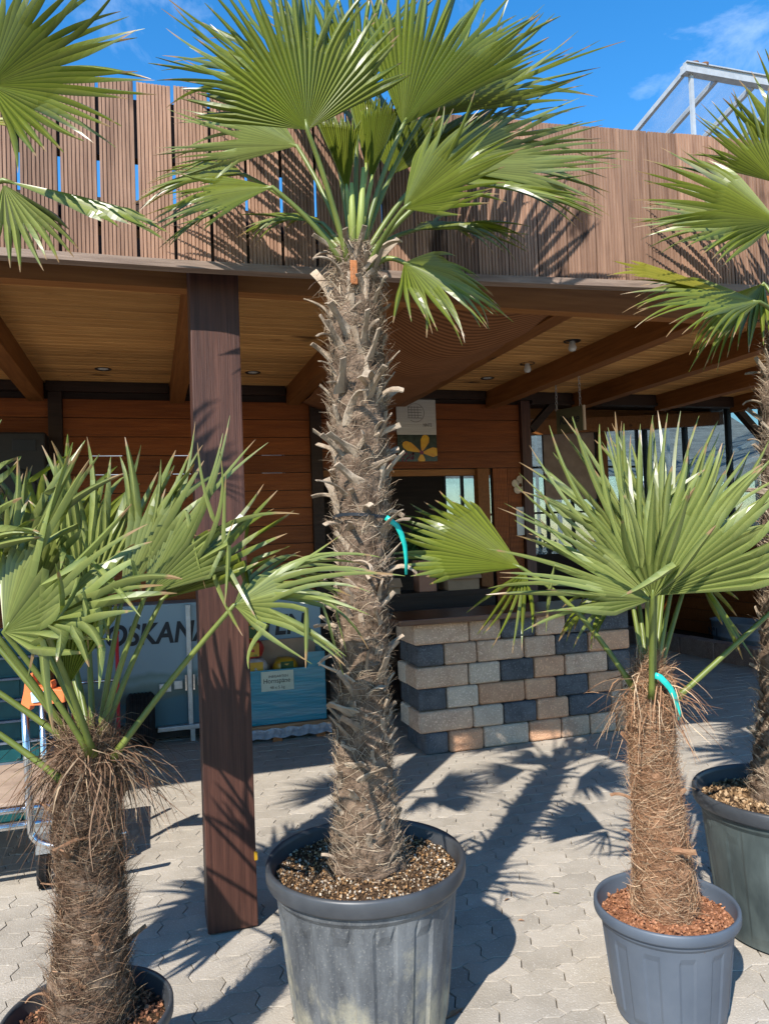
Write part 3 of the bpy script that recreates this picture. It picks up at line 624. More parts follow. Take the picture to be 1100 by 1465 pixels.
# dark cabinet speaker on the left wall
sp_ = empty('wall_speaker', onY(20, 680, 6.4)); tag(sp_, 'black cabinet loudspeaker with two cones fixed on the plank wall', 'speaker')
bx_at('cabinet', -60, 65, 618, 790, 6.30, .24, M['black'], sp_, bev=.015)
bx_at('control_panel', 18, 52, 628, 645, 6.292, .01, M['ink'], sp_)
for px, py, r_ in ((20, 700, .17), (20, 770, .05)):
    c = onY(px, py, 6.295); vs = MB()
    vs.v = []; n = 28
    prof = [(r_, .0), (r_*.9, -.008), (r_*.85, .02), (r_*.3, .05), (0, .03)]
    for q, d in prof: vs.v += [c+Vector((q*math.cos(a), d, q*math.sin(a))) for a in np.linspace(0, 2*math.pi, n+1)[:-1]]
    vs.f = [(i*n+k, i*n+(k+1) % n, (i+1)*n+(k+1) % n, (i+1)*n+k) for i in range(len(prof)-1) for k in range(n)]
    vs.build('cone', M['rubber'], sp_, True)

# ------------------------------------------------------------------ painted sales trailer
tl = empty('sales_trailer', (.4, 6.3, 0)); tag(tl, 'low grey-blue sales trailer painted with dark lettering and green hills', 'trailer')
bd = MB().box((-.62, 6.17, .115), (1.335, 6.52, 1.075)).build('body', M['trailer'], tl)
# shift origin so the mural heights read from the ground
d = bd.location.z; 
for v in bd.data.vertices: v.co.z += d
bd.location.z -= d
bevel(bd, .012)
text('lettering', 'TOSKANAGARTEN', M['ink'], tl, (-.47, 6.168, .775), .225, 1.66, shear=.18, bold=.006)
MB().box((-.62, 6.155, .62), (-.60, 6.168, 1.07)).build('corner_strip', M['galv'], tl)
bevel(MB().box((.252, 6.135, .09), (.288, 6.169, 1.06)).build('door_bar', M['galv'], tl), .004)
for x0, x1, z in ((.04, .13, .43), (.15, .215, .445), (.33, .37, .46), (.39, .49, .47)):
    bevel(MB().box((x0, 6.14, z-.035), (x1, 6.169, z+.03)).build('latch', M['galv'], tl), .004)
for x in (.240, .300): MB().box((x-.006, 6.11, .40), (x+.006, 6.16, .52)).build('latch_bolt', M['chrome'], tl)
bevel(MB().box((.02, 6.10, .10), (.62, 6.168, .135)).build('lower_rail', M['galv'], tl), .004)
box('jockey_leg', (.265, 6.13, 0), (.30, 6.165, .10), M['galv'], tl)
box('chassis', (-.5, 6.2, .03), (1.2, 6.45, .113), M['black'], tl)
def wheel(x, Y, r_, wd, parent):
    c = Vector((x, Y, r_)); n = 30
    prof = [(.0, .03), (r_*.5, .03), (r_*.52, .0), (r_*.86, -.008), (r_*.97, .015), (r_, .05), (r_, wd-.05), (r_*.97, wd-.015), (r_*.86, wd), (0, wd)]
    mb = MB()
    for q, d in prof: mb.v += [c+Vector((q*math.cos(a), d, q*math.sin(a))) for a in np.linspace(0, 2*math.pi, n+1)[:-1]]
    mb.f = [(i*n+k, i*n+(k+1) % n, (i+1)*n+(k+1) % n, (i+1)*n+k) for i in range(len(prof)-1) for k in range(n)]
    o = mb.build('wheel', M['rubber'], parent, True)
    for k in range(5): MB().tube([c+Vector((x_, -.012+.03*0, 0)) for x_ in (0, .001)], .001, 4)
    return o
# tyres seen tread-on: axle runs along X
def wheel_x(x0, wd, Y, r_, parent):
    prof = [(.0, .03), (r_*.5, .03), (r_*.52, .0), (r_*.84, -.004), (r_*.95, .012)]
    for k in range(6): q = .03+(wd-.06)*k/5; prof += [(r_, q-.006), (r_, q+.006), (r_*.965, q+.008), (r_*.965, q+(wd-.06)/5-.008)] if k < 5 else [(r_, q-.006), (r_, q+.006)]
    prof += [(r_*.95, wd-.012), (r_*.84, wd+.004), (r_*.52, wd), (0, wd-.03)]
    mb = MB(); n = 32
    for q, d in prof: mb.v += [Vector((x0+d, Y+q*math.cos(a), r_+q*math.sin(a))) for a in np.linspace(0, 2*math.pi, n+1)[:-1]]
    mb.f = [(i*n+k, i*n+(k+1) % n, (i+1)*n+(k+1) % n, (i+1)*n+k) for i in range(len(prof)-1) for k in range(n)]
    o = mb.build('wheel', M['rubber'], parent); return o
wheel_x(-.20, .20, 6.13, .205, tl); wheel_x(.62, .20, 6.13, .205, tl)

# sack truck with red frame left of the trailer
st_ = empty('sack_truck', (-.33, 5.95, 0)); tag(st_, 'red steel sack truck leaning before the painted trailer', 'sack truck')
for x in (-.255, -.56): MB().tube([(x, 5.92, .03), (x, 5.98, .45), (x, 6.04, .84), (x, 6.0, .90)], .013, 8).build('upright', M['red'], st_, True)
for z, y_ in ((.12, 5.93), (.55, 5.99)): MB().tube([(-.56, y_, z), (-.255, y_, z)], .011, 8).build('crossbar', M['chrome'], st_, True)
MB().box((-.57, 5.74, .02), (-.245, 5.93, .03)).build('toe_plate', M['red'], st_)
for x in (-.255, -.56): MB().tube([(x, 6.0, .895), (x, 5.93, .90)], .022, 8).build('grip', M['red'], st_, True)
for x in (-.27, -.575): 
    wheel_x(x, .05, 6.02, .10, st_)

# teal display pallet with bags
tp = empty('display_pallet', (1.0, 5.9, 0)); tag(tp, 'turquoise display carton wrapped in film standing on a wooden pallet', 'display carton')
TX0, TX1, TY0, TY1 = .60, 1.288, 5.85, 6.13
bevel(MB().box((TX0, TY0, .13), (TX1, TY0+.02, .545)).build('front_panel', M['teal'], tp), .004)
MB().box((1.15, TY0, .546), (TX1, TY0+.018, .66)).build('corner_flap', M['teal'], tp)
MB().box((TX1-.018, TY0+.021, .13), (TX1, TY1, .66)).build('side_panel', M['teal'], tp)
MB().box((TX0, TY0+.021, .13), (TX0+.018, TY1, .545)).build('side_panel', M['teal'], tp)
box('floor_panel', (TX0+.019, TY0+.021, .131), (TX1-.019, TY1-.02, .15), M['card'], tp)
box('back_panel', (TX0+.02, TY1-.018, .15), (TX1-.02, TY1, .74), M['card'], tp)
lb = box('label', (.785, TY0-.004, .385), (1.035, TY0-.001, .535), M['label'], tp)
text('lettering', 'INEGARTEN', M['ink2'], lb, (.84, TY0-.005, .485), .028, .15)
text('lettering', 'Hornspäne', M['ink'], lb, (.80, TY0-.005, .445), .05, .205)
text('lettering', '48 x 5 kg', M['ink2'], lb, (.85, TY0-.005, .40), .032, .115)
pl = MB().box((TX0-.03, TY0-.03, .100), (TX1+.03, TY1+.02, .128)).build('pallet_deck', M['pallet'], tp)
for x in (TX0, .86, 1.20): box('pallet_foot', (x, TY0-.02, 0), (x+.07, TY0+.08, .099), M['orangewood'], tp)
fv, ff = [], []
for i in range(41):
    x = TX0-.028 + (TX1-TX0+.056)*i/40
    for k in range(4): fv.append((x, TY0-.034-.006*math.sin(i*1.7+k)-.006*(k == 1), .105-.024*k+.006*math.sin(i*.9+k*2)))
for i in range(40):
    for k in range(3): a = i*4+k; ff.append((a, a+1, a+5, a+4))
o = obj('stretch_film', fv, ff, M['film'], tp, True)
def bag(x, y, z, sx, sy, sz, m, m2, label, rz=0, seed=0):
    q = random.Random(seed); t = empty('fertiliser_bag', (x, y, z-sz)); n = 9; vs, fs = [], []
    for j in range(n):
        v = -1+2*j/(n-1)
        for i in range(16):
            a = 2*math.pi*i/16; rr_ = (1-abs(v)**3)**.5 if abs(v) < 1 else .0
            ex = max(.12, rr_)
            cx, cz = math.cos(a), math.sin(a); sc = (abs(cx)**4+abs(cz)**4)**(-.25)
            vs.append(Vector((x + v*sx, y + cx*sc*sy*ex + q.gauss(0, .003), z + cz*sc*sz*ex + q.gauss(0, .003))))
    fs = [(j*16+i, j*16+(i+1) % 16, (j+1)*16+(i+1) % 16, (j+1)*16+i) for j in range(n-1) for i in range(16)] + [tuple(range(15, -1, -1)), tuple(range((n-1)*16, n*16))]
    obj('bag_body', vs, fs, m, t, True)
    lv = [Vector((x + v*sx*.5, y - sy*1.03*(1-.02), z + h*sz*.7)) for v, h in ((-1, -1), (1, -1), (1, 1), (-1, 1))]
    obj('print', lv, [(0, 1, 2, 3)], m2, t); tag(t, label, 'bag', 'bags in the turquoise carton'); return t
bag(.74, 5.99, .23, .115, .09, .08, M['bagclear'], M['yellow'], 'clear bag with yellow print hidden low in the turquoise carton', seed=1)
bag(.99, 5.99, .23, .115, .09, .08, M['yellow'], M['plantgreen'], 'yellow bag lying in the turquoise carton behind its label', seed=2)
bag(.75, 5.98, .39, .115, .09, .08, M['bagclear'], M['yellow'], 'clear bag with yellow print in the middle of the carton stack', seed=3)
bag(.99, 5.99, .39, .115, .085, .08, M['bagclear'], M['card'], 'grey clear bag beside the yellow printed bags', seed=4)
bag(.755, 5.98, .55, .11, .09, .08, M['bagclear'], M['yellow'], 'clear bag with yellow print just above the carton rim', seed=5)
bag(1.0, 6.0, .54, .10, .08, .07, M['yellow'], M['plantgreen'], 'yellow bag with dark green print just above the carton rim', seed=6)
bag(.735, 5.99, .70, .10, .08, .075, M['bagred'], M['yellow'], 'red and yellow bag near the top of the bag stack', seed=7)
bag(.725, 5.99, .84, .09, .08, .07, M['yellow'], M['plantgreen'], 'yellow and green bag crowning the stack beside the dark post', seed=8)

# stack of plant trays
for k in range(9):
    t = empty('plant_tray', (-1.2, 4.95, .135*k)); z0 = .118*k
    if z0 > 1.0: break
    nm = ('bottom', 'second', 'third', 'fourth', 'fifth', 'sixth', 'seventh', 'eighth', 'ninth')[k]
    tag(t, 'dark teal plant tray with grey rim, %s from the ground in its stack' % nm, 'tray', 'stacked plant trays')
    for x0, x1 in ((-1.75, -.60),):
        box('tray_base', (x0+.03, 4.73, z0), (x1-.03, 5.17, z0+.012), M['trayteal'], t)
        box('tray_wall', (x0+.03, 4.73, z0+.0125), (x1-.03, 4.742, z0+.104), M['trayteal'], t); box('tray_wall', (x0+.03, 5.158, z0+.0125), (x1-.03, 5.17, z0+.104), M['trayteal'], t)
        box('tray_wall', (x1-.042, 4.743, z0+.0125), (x1-.03, 5.157, z0+.104), M['trayteal'], t); box('tray_wall', (x0+.03, 4.743, z0+.0125), (x0+.042, 5.157, z0+.104), M['trayteal'], t)
        rm = MB(); 
        for lo, hi in (((x0, 4.70, z0+.1045), (x1, 4.74, z0+.116)), ((x0, 5.16, z0+.1045), (x1, 5.20, z0+.116)), ((x1-.04, 4.741, z0+.1045), (x1, 5.159, z0+.116)), ((x0, 4.741, z0+.1045), (x0+.04, 5.159, z0+.116))): rm.box(lo, hi)
        rm.build('tray_rim', M['trayrim'], t)
        for q in range(6): box('rib', (x0+.1+q*.18, 4.722, z0+.014), (x0+.125+q*.18, 4.7295, z0+.10), M['trayteal'], t)

# platform trolley with zinc tube handle
tro = empty('platform_trolley', (-.9, 3.95, 0)); tag(tro, 'flat platform trolley with zinc tube handle and orange corner grip', 'trolley')
HY = 3.63
h0 = P(36, 1016, 3.3); h1 = P(44.5, 1185, 3.3); h2 = P(84, 1211, 3.3)
pts = [h0, h0.lerp(h1, .5), h1 + Vector((0, 0, .02))]
for k in range(1, 8):
    t = k/8; pts.append(h1.lerp(h1+Vector((.0, 0, -.07)), t)*(1-t) + (h1+Vector((.0, 0, -.07))).lerp(h2, t)*t)
pts += [h2, h2 + (h2-h1).normalized()*0 + Vector((.28, .02, .01))]
MB().tube(pts, .0165, 12).build('handle_tube', M['chrome'], tro, True)
b0 = P(61, 1006, 3.62); b1 = P(64, 1110, 3.62)
MB().tube([b0, b1, b1+Vector((0, 0, -.2))], .0155, 12).build('handle_tube', M['chrome'], tro, True)
# orange moulded corner: a bent plate with a horn
def plate(pix, z, th, m, name, parent):
    fr = [P(x, y, z) for x, y in pix]; bk = [p + FW*th for p in fr]; n = len(fr)
    o = obj(name, fr+bk, [tuple(range(n-1, -1, -1)), tuple(range(n, 2*n))] + [(i, (i+1) % n, n+(i+1) % n, n+i) for i in range(n)], m, parent)
    return bevel(o, .004)
plate([(31, 1018), (30, 1008), (34, 990), (36, 972), (40, 965), (47, 964), (48, 972), (47, 978), (52, 982), (62, 984), (69, 980), (68, 976), (73, 975), (75, 981), (74, 986), (92, 987), (93, 1005), (60, 1009), (44, 1010), (42, 1018)], 3.28, .05, M['orange_pl'], 'corner_grip', tro)
plate([(44, 991), (66, 989), (67, 1003), (46, 1006)], 3.272, .004, M['blue_st'], 'sticker', tro)
bevel(MB().box((-1.9, 3.74, .395), (-.36, 4.40, .425)).build('platform', M['platform'], tro), .005)
for z, y_ in ((.40, 3.715), (.335, 3.70)): MB().tube([(-1.9, y_, z), (-.40, y_, z), (-.345, y_+.05, z), (-.345, 4.40, z)], .017, 12).build('frame_tube', M['chrome'], tro, True)
for x in (-1.7, -.5):
    for y_ in (3.82, 4.3): 
        wheel_x(x-.02, .04, y_, .08, tro); box('castor_fork', (x-.03, y_-.03, .16), (x+.03, y_+.03, .395), M['galv'], tro)

# ------------------------------------------------------------------ right side: stone edging, tub, half wall, greenhouse
kb = empty('stone_edging', (6.15, 7.0, 0)); tag(kb, 'low reddish stone edging along the shaded bed on the right', 'edging')
y = 5.6
while y < 9.3:
    ln = rnd.uniform(.42, .60); o = MB().box((6.05, y+.003, -.01), (6.22, y+ln-.003, .20+rnd.uniform(-.006, .006))).build('stone', M['kerb'], kb); bevel(o, .012)
    for v in o.data.vertices: v.co += Vector((rnd.uniform(-.004, .004), rnd.uniform(-.003, .003), rnd.uniform(-.003, .003)))
    y += ln
bd_ = MB().box((6.225, 5.6, -.01), (6.88, 9.3, .10)).build('planting_bed', M['soil']); tag(bd_, kind='structure')
tb = empty('zinc_tub', (6.52, 7.15, .10)); tag(tb, 'oval grey zinc tub marked N°1 standing on the bed', 'tub')
tbp = [(.0, .012), (.34, .012), (.36, .0), (.365, .01), (.37, .10), (.376, .102), (.376, .118), (.37, .12), (.385, .25), (.397, .255), (.40, .268), (.39, .27), (.375, .26), (.35, .03)]
mbt = MB(); n = 48
for q, d in tbp: mbt.v += [Vector((6.52+q*.62*math.cos(a), 7.15+q*1.2*math.sin(a), .10+d*1.15)) for a in np.linspace(0, 2*math.pi, n+1)[:-1]]
mbt.f = [(i*n+k, i*n+(k+1) % n, (i+1)*n+(k+1) % n, (i+1)*n+k) for i in range(len(tbp)-1) for k in range(n)]
mbt.build('body', M['zinc'], tb, True)
text('lettering', 'N°1', M['ink'], tb, (6.281, 7.46, .24), .12, .16, rot=(math.pi/2, 0, -math.pi/2-.1), bold=.003)

gh = empty('greenhouse', (6.9, 8.5, 0)); tag(gh, 'greenhouse with dark framed windows above a boarded half wall', 'greenhouse')
hw = MB().box((6.93, 5.9, 0), (6.98, 9.4, 1.45)).build('half_wall', M['darkwood'], gh)
z = .18
hbm = grooved('board', .148, .024, 3.5, 11, .003, M['wallwood'])
for v in hbm.vertices: c = v.co.copy(); v.co = (c.y, -c.z, -c.x)      # along -Y, facing -X
while z < 1.45:
    link('board', hbm, hw, Vector((6.905, 9.4, z))-origin(hw)); z += .1555
for yy in (7.15, 7.70, 8.5, 9.36):
    MB().box((6.90, yy-.028, 1.45), (6.96, yy+.028, 3.2)).build('mullion', M['black'], gh)
MB().box((6.90, 5.9, 3.2), (6.96, 9.42, 3.26)).build('top_rail', M['black'], gh)
for ya, yb_ in ((5.9, 7.12), (7.18, 7.67), (7.73, 8.47), (8.53, 9.33)):
    MB().box((6.925, ya, 1.451), (6.931, yb_, 3.199)).build('pane', M['glass'], gh)
MB().box((3.78, 9.44, 0), (6.9, 9.50, 1.2)).build('base_wall', M['darkwood'], gh)
xs_ = [3.80, 4.06, 4.33, 4.60, 4.95, 5.35, 5.75, 6.15, 6.55, 6.87]
for x in xs_: MB().box((x-.018, 9.44, 1.2), (x+.018, 9.49, 3.0)).build('mullion', M['black'], gh)
for z in (1.78, 2.42): 
    for a, b in zip(xs_[:-1], xs_[1:]): MB().box((a+.0185, 9.45, z-.015), (b-.0185, 9.48, z+.015)).build('transom', M['black'], gh)
for a, b in zip(xs_[:-1], xs_[1:]):
    for z0, z1 in ((1.2, 1.764), (1.796, 2.404), (2.436, 3.0)): MB().box((a+.019, 9.462, z0), (b-.019, 9.467, z1)).build('pane', M['glass'], gh)
# benches and plants beyond the glass
q_ = random.Random(5)
for i, (x, y, rx, rz, lb_) in enumerate(((4.1, 10.6, .4, .75, 'green shrub behind the window beside the cash desk'), (5.0, 10.4, .45, .8, 'broad green shrub behind the middle greenhouse panes'), (6.0, 10.8, .4, .7, 'green shrub close to the greenhouse corner'), (8.0, 8.0, .5, .65, 'dark green shrub outside the boarded half wall'))):
    bush('shrub', (x, y, 0), rx, rz, 500, lb_, M['plantgreen'], .12, 20+i)
fr = empty('glasshouse_roof', (11, 9, 0)); tag(fr, 'grey corrugated roof of a neighbouring glasshouse seen through the panes', 'roof')
for k in range(6):
    y0 = 5.0 + k*1.2
    MB().add([(8.8, y0, 2.35), (8.8, y0+1.16, 2.35), (13.5, y0+1.16, 4.1), (13.5, y0, 4.1), (8.8, y0, 2.31), (8.8, y0+1.16, 2.31), (13.5, y0+1.16, 4.06), (13.5, y0, 4.06)], [(3, 2, 1, 0), (4, 5, 6, 7), (0, 1, 5, 4), (1, 2, 6, 5), (2, 3, 7, 6), (3, 0, 4, 7)]).build('roof_sheet', M['grey_roof'], fr)
    MB().beam((8.75, y0-.02, 2.36), (13.5, y0-.02, 4.13), .05, .06).build('roof_bar', M['alu'], fr)
MB().box((8.7, 4.9, 2.2), (8.79, 12.3, 2.34)).build('gutter', M['alu'], fr)
for y in (5, 8, 11): MB().box((8.72, y, 0), (8.78, y+.06, 2.2)).build('support', M['alu'], fr)
MB().box((13.4, 4.9, 0), (13.5, 12.3, 4.05)).build('gable_wall', M['grey_roof'], fr)
far_w = MB().box((9.6, 4.9, 0), (9.65, 12.3, 1.6)).build('bench_wall', M['alu'], fr)
rear = empty('rear_glasshouse', (5, 13, 0)); tag(rear, 'long pale glasshouse standing behind the rear windows', 'greenhouse')
MB().box((-2, 13, 0), (14, 13.1, 1.0)).build('base_wall', M['grey_roof'], rear)
for k in range(21):
    x = -2+k*.8; MB().box((x, 13.0, 1.0), (x+.06, 13.08, 2.6)).build('mullion', M['alu'], rear)
    if k < 20: MB().box((x+.061, 13.03, 1.001), (x+.739+.06, 13.04, 2.599)).build('pane', M['glass_roof'], rear)
MB().add([(-2, 12.95, 2.6), (14, 12.95, 2.6), (14, 17, 5.2), (-2, 17, 5.2), (-2, 12.95, 2.55), (14, 12.95, 2.55), (14, 17, 5.15), (-2, 17, 5.15)], [(0, 1, 2, 3), (7, 6, 5, 4), (0, 4, 5, 1), (1, 5, 6, 2), (2, 6, 7, 3), (3, 7, 4, 0)]).build('roof', M['grey_roof'], rear)

# tall lean-to glass roof rising above the fascia
gr = empty('glass_roof', (7.5, 8.5, 0)); tag(gr, 'sloping glass roof on aluminium bars rising above the plank fascia', 'glass roof')
RZ0, RZ1, RY0, RY1 = 6.70, 5.86, 7.0, 11.0
MB().box((5.93, 6.95, RZ0-.02), (11.5, 7.05, RZ0+.075)).build('ridge_beam', M['alu'], gr)
MB().box((5.93, 6.93, RZ0+.076), (11.5, 7.0, RZ0+.09)).build('ridge_cap', M['alu'], gr)
rx = [5.96, 6.42, 6.95, 7.47, 8.0, 8.52, 9.04, 9.56, 10.08, 10.6, 11.1]
for i, x in enumerate(rx):
    MB().beam((x, 7.05, RZ0), (x, RY1, RZ1), .045, .06).build('rafter', M['alu'], gr)
    if i < len(rx)-1:
        x2 = rx[i+1]
        MB().add([(x+.02, 7.05, RZ0+.02), (x2-.02, 7.05, RZ0+.02), (x2-.02, RY1, RZ1+.02), (x+.02, RY1, RZ1+.02), (x+.02, 7.05, RZ0+.026), (x2-.02, 7.05, RZ0+.026), (x2-.02, RY1, RZ1+.026), (x+.02, RY1, RZ1+.026)], [(3, 2, 1, 0), (4, 5, 6, 7), (0, 1, 5, 4), (1, 2, 6, 5), (2, 3, 7, 6), (3, 0, 4, 7)]).build('pane', M['glass_roof'], gr)
for x in (6.04, 8.6, 11.1):
    MB().box((x-.02, 6.99, 3.05 if x < 7 else 0), (x+.02, 7.03, RZ0-.02)).build('support', M['alu'], gr); MB().box((x-.02, RY1-.04, 0), (x+.02, RY1, RZ1-.03)).build('support', M['alu'], gr)
for x, s in ((6.07, .05), (6.20, .055), (6.42, .03), (6.75, .03), (6.86, .03)):
    mb = MB(); q = random.Random(int(x*100)); mb.lathe([(s*.9, -.01), (s, s*.25), (s*.7, s*.6), (0.001, s*.7)], (x, 6.98, RZ0+.09), 10, lambda r, z, a: r*(1+.2*math.sin(a*3+x*9))); mb.build('moss_clump', M['moss'], gr, True)

# ------------------------------------------------------------------ pots
def grains(name, c, r_, z, n, tones, parent, size, seed, bump=.012):
    q = np.random.RandomState(seed); V = []; Fc = []; C = []
    for k in range(n):
        rr_ = r_*math.sqrt(q.rand()); a = q.rand()*6.283; s = size*(.5+q.rand())
        p = np.array([c[0]+rr_*math.cos(a), c[1]+rr_*math.sin(a), z + bump*q.randn()*.35 + .25*s + .02*(1-rr_/r_)])
        d = q.randn(4, 3); d /= np.linalg.norm(d, axis=1)[:, None]; b = len(V)
        # squashed octahedron-ish chip
        ax = np.linalg.qr(q.randn(3, 3))[0]*s*np.array([[1], [.7+.3*q.rand()], [.5]])
        for sgn in (1, -1):
            for e in range(3): V.append(p+sgn*ax[e])
        Fc += [(b, b+1, b+2), (b, b+2, b+4), (b, b+4, b+5), (b, b+5, b+1), (b+3, b+2, b+1), (b+3, b+4, b+2), (b+3, b+5, b+4), (b+3, b+1, b+5)]
        t = tones[int(q.rand()**1.0*len(tones)) % len(tones)]; v = .7+.6*q.rand(); C += [(t[0]*v, t[1]*v, t[2]*v, 1)]*6
    o = obj(name, V, Fc, M['grain'], parent)
    ca = o.data.color_attributes.new('tone', 'FLOAT_COLOR', 'POINT'); ca.data.foreach_set('color', np.array(C, dtype=np.float32).ravel())
    tag(o, kind='stuff'); return o

def pot(c, r_, h, rb, m, mrim, label, soilm, tones, ngr, gs, npan=12, seed=1, pd=.004, feet=False, soil_drop=.05):
    t = empty('plant_pot', (c[0], c[1], 0)); tag(t, label, 'plant pot', 'plant pots')
    c3 = (c[0], c[1], 0)
    def f(r, z, a):
        k = (a*npan/(2*math.pi)) % 1.0
        panel = 1.0 if .08 < k < .52 else 0.0
        inz = 1.0 if (.10*h < z < .78*h - .02*h*math.cos((k-.3)*7)) else 0.0
        return r - pd*panel*inz 
    prof = [(.0, .004), (rb*.9, .004), (rb, .012), (rb*1.01, .03)]
    for k in range(1, 15):
        z = .03+(h*.83-.03)*k/14; prof.append((rb*1.01 + (r_*.93-rb*1.01)*(z/h)**.9, z))
    prof += [(r_*.937, h*.86), (r_*.948, h*.90)]
    MB().lathe(prof, c3, 168, f).build('pot_body', m, t, False)
    rp = [(r_*.955, h*.895), (r_*.985, h*.90), (r_*.998, h*.915), (r_, h*.95), (r_*.998, h*.985), (r_*.985, h*.998), (r_*.965, h), (r_*.948, h*.993), (r_*.94, h*.97), (r_*.90, h*.85), (r_*.80, h*.72)]
    MB().lathe(rp, c3, 96).build('rim', mrim, t, True)
    if feet:
        for k in range(8):
            a = k*math.pi/4+.3; MB().box((-.03, -.012, -.0), (.03, .012, .028))
    zs = h-soil_drop
    n = 40; vs = [(c[0], c[1], zs+.022)]; fs = []
    q = random.Random(seed)
    for j in range(1, 7):
        rr_ = r_*.915*j/6
        for k in range(n): a = 2*math.pi*k/n; vs.append((c[0]+rr_*math.cos(a), c[1]+rr_*math.sin(a), zs + .022*(1-j/6) + q.uniform(-.006, .006)))
    fs += [(0, 1+k, 1+(k+1) % n) for k in range(n)]
    for j in range(5): fs += [(1+j*n+k, 1+(j+1)*n+k, 1+(j+1)*n+(k+1) % n, 1+j*n+(k+1) % n) for k in range(n)]
    obj('potting_soil', vs, fs, soilm, t, True)
    grains('soil_grains', c, r_*.895, zs+.002, ngr, tones, t, gs, seed)
    return t
tone_big = [(.30, .165, .07), (.40, .235, .11), (.44, .35, .24), (.50, .43, .34), (.11, .068, .038), (.07, .042, .025), (.16, .10, .055), (.06, .038, .022), (.20, .115, .055)]
tone_red = [(.33, .15, .075), (.26, .11, .055), (.40, .20, .11), (.18, .075, .04), (.30, .14, .08)]
CP = onz(523, 1222, .53); RP = onz(951, 1288, .35); LP = onz(126, 1446, .36); FP = onz(1120, 1128, .53)
pot((CP.x, CP.y), .318, .53, .235, M['pot_big'], M['pot_rim'], 'large dusty grey plastic tub holding the tall palm before the post', M['soil'], tone_big, 5200, .0046, 14, 1, pd=.007)
pot((RP.x, RP.y), .222, .35, .165, M['pot_blue'], M['pot_blue'], 'small blue-grey plastic pot with reddish coco soil', M['soil_red'], tone_red, 1800, .005, 12, 2)
pot((LP.x, LP.y), .212, .36, .16, M['pot_far'], M['pot_rim'], 'black rimmed plastic pot with dark soil holding the shaggy palm', M['soil'], tone_red+[(.06, .03, .02)]*4, 1500, .006, 12, 3)
pot((FP.x, FP.y), .325, .53, .245, M['pot_far'], M['pot_rim'], 'dark green-grey tub with woody mulch beside the small blue-grey pot', M['soil'], [(.30, .19, .10), (.42, .29, .17), (.20, .12, .06), (.10, .06, .03)], 2400, .008, 12, 4, soil_drop=.06)
_u = P(-150, 330, 2.05); UL = Vector((_u.x-.36, _u.y-.28, 0))
pot((UL.x, UL.y), .318, .53, .235, M['pot_far'], M['pot_rim'], 'dark tub of the palm outside the left edge', M['soil'], tone_big, 300, .006, 12, 5)

# ------------------------------------------------------------------ fan palms
def strands(name, items, parent, tones, seed, wmin=.0004, wmax=.0009):
    """items: list of point lists (world). thin tapering ribbons, crossed for body"""
    q = np.random.RandomState(seed); V = []; Fc = []; C = []
    for pts in items:
        w_ = wmin + (wmax-wmin)*q.rand(); s = q.randn(3); n = len(pts); b = len(V)
        t = tones[q.randint(len(tones))]; v = .6+.8*q.rand(); c = (t[0]*v, t[1]*v, t[2]*v, 1)
        for i, p in enumerate(pts):
            d = np.array(pts[min(i+1, n-1)])-np.array(pts[max(i-1, 0)]); sd = np.cross(d, s); sd /= (np.linalg.norm(sd)+1e-9)
            k = w_*(1-.75*(i/(n-1))**2)
            V.append(np.array(p)+sd*k); V.append(np.array(p)-sd*k); C += [c, c]
        for i in range(n-1): a = b+2*i; Fc.append((a, a+1, a+3, a+2))
    o = obj(name, V, Fc, M['fibre'], parent, False)
    ca = o.data.color_attributes.new('tone', 'FLOAT_COLOR', 'POINT'); ca.data.foreach_set('color', np.array(C, dtype=np.float32).ravel())
    return o

def interp(path, t):
    """path: [(Vector, radius)], t in 0..1 -> point, radius, tangent"""
    n = len(path)-1; x = min(max(t, 0), .99999)*n; i = int(x); f = x-i
    p0 = path[max(i-1, 0)]; p1 = path[i]; p2 = path[i+1]; p3 = path[min(i+2, n)]
    def cr(a, b, c, d): return .5*((2*b) + (c-a)*f + (2*a-5*b+4*c-d)*f*f + (3*b-a-3*c+d)*f**3)
    P_ = cr(p0[0], p1[0], p2[0], p3[0]); r_ = p1[1]*(1-f)+p2[1]*f
    return P_, r_, (p2[0]-p1[0]).normalized()

def stub_mesh(name, m, ln, wd, th, curl, flare, seed):
    """dry cut leaf base: broad clasping foot, narrowing strap, curling outwards (+Y out, +Z up)"""
    q = random.Random(seed); n = 8; vs = []; fs = []
    y, z, a = -.012, 0.0, R(8)
    for i in range(n+1):
        t = i/n; w_ = wd*(1.0 - .62*smoothstep(0, .55, t)) ; h = th*(1-.3*t)
        cw = .010*(1-t)
        dx, dz = math.cos(a), math.sin(a)      # along is (sin a, cos a)
        for sx, sy in ((-1, -1), (0, -1.25), (1, -1), (1, 1), (0, 1.1), (-1, 1)):
            off = h*.5*sy - (cw if abs(sx) else 0)*(1.0)
            vs.append((sx*w_*.5 + q.gauss(0, .0007), y + off*math.cos(a), z - off*math.sin(a)))
        step = ln/n; y += math.sin(a)*step; z += math.cos(a)*step; a += curl/n*(.3+1.4*t) + (flare/n if t < .4 else 0)
    for i in range(n):
        for k in range(6): fs.append((i*6+k, i*6+(k+1) % 6, (i+1)*6+(k+1) % 6, (i+1)*6+k))
    fs += [tuple(range(5, -1, -1)), tuple(range(n*6, n*6+6))]
    return mesh(name, vs, fs, m)
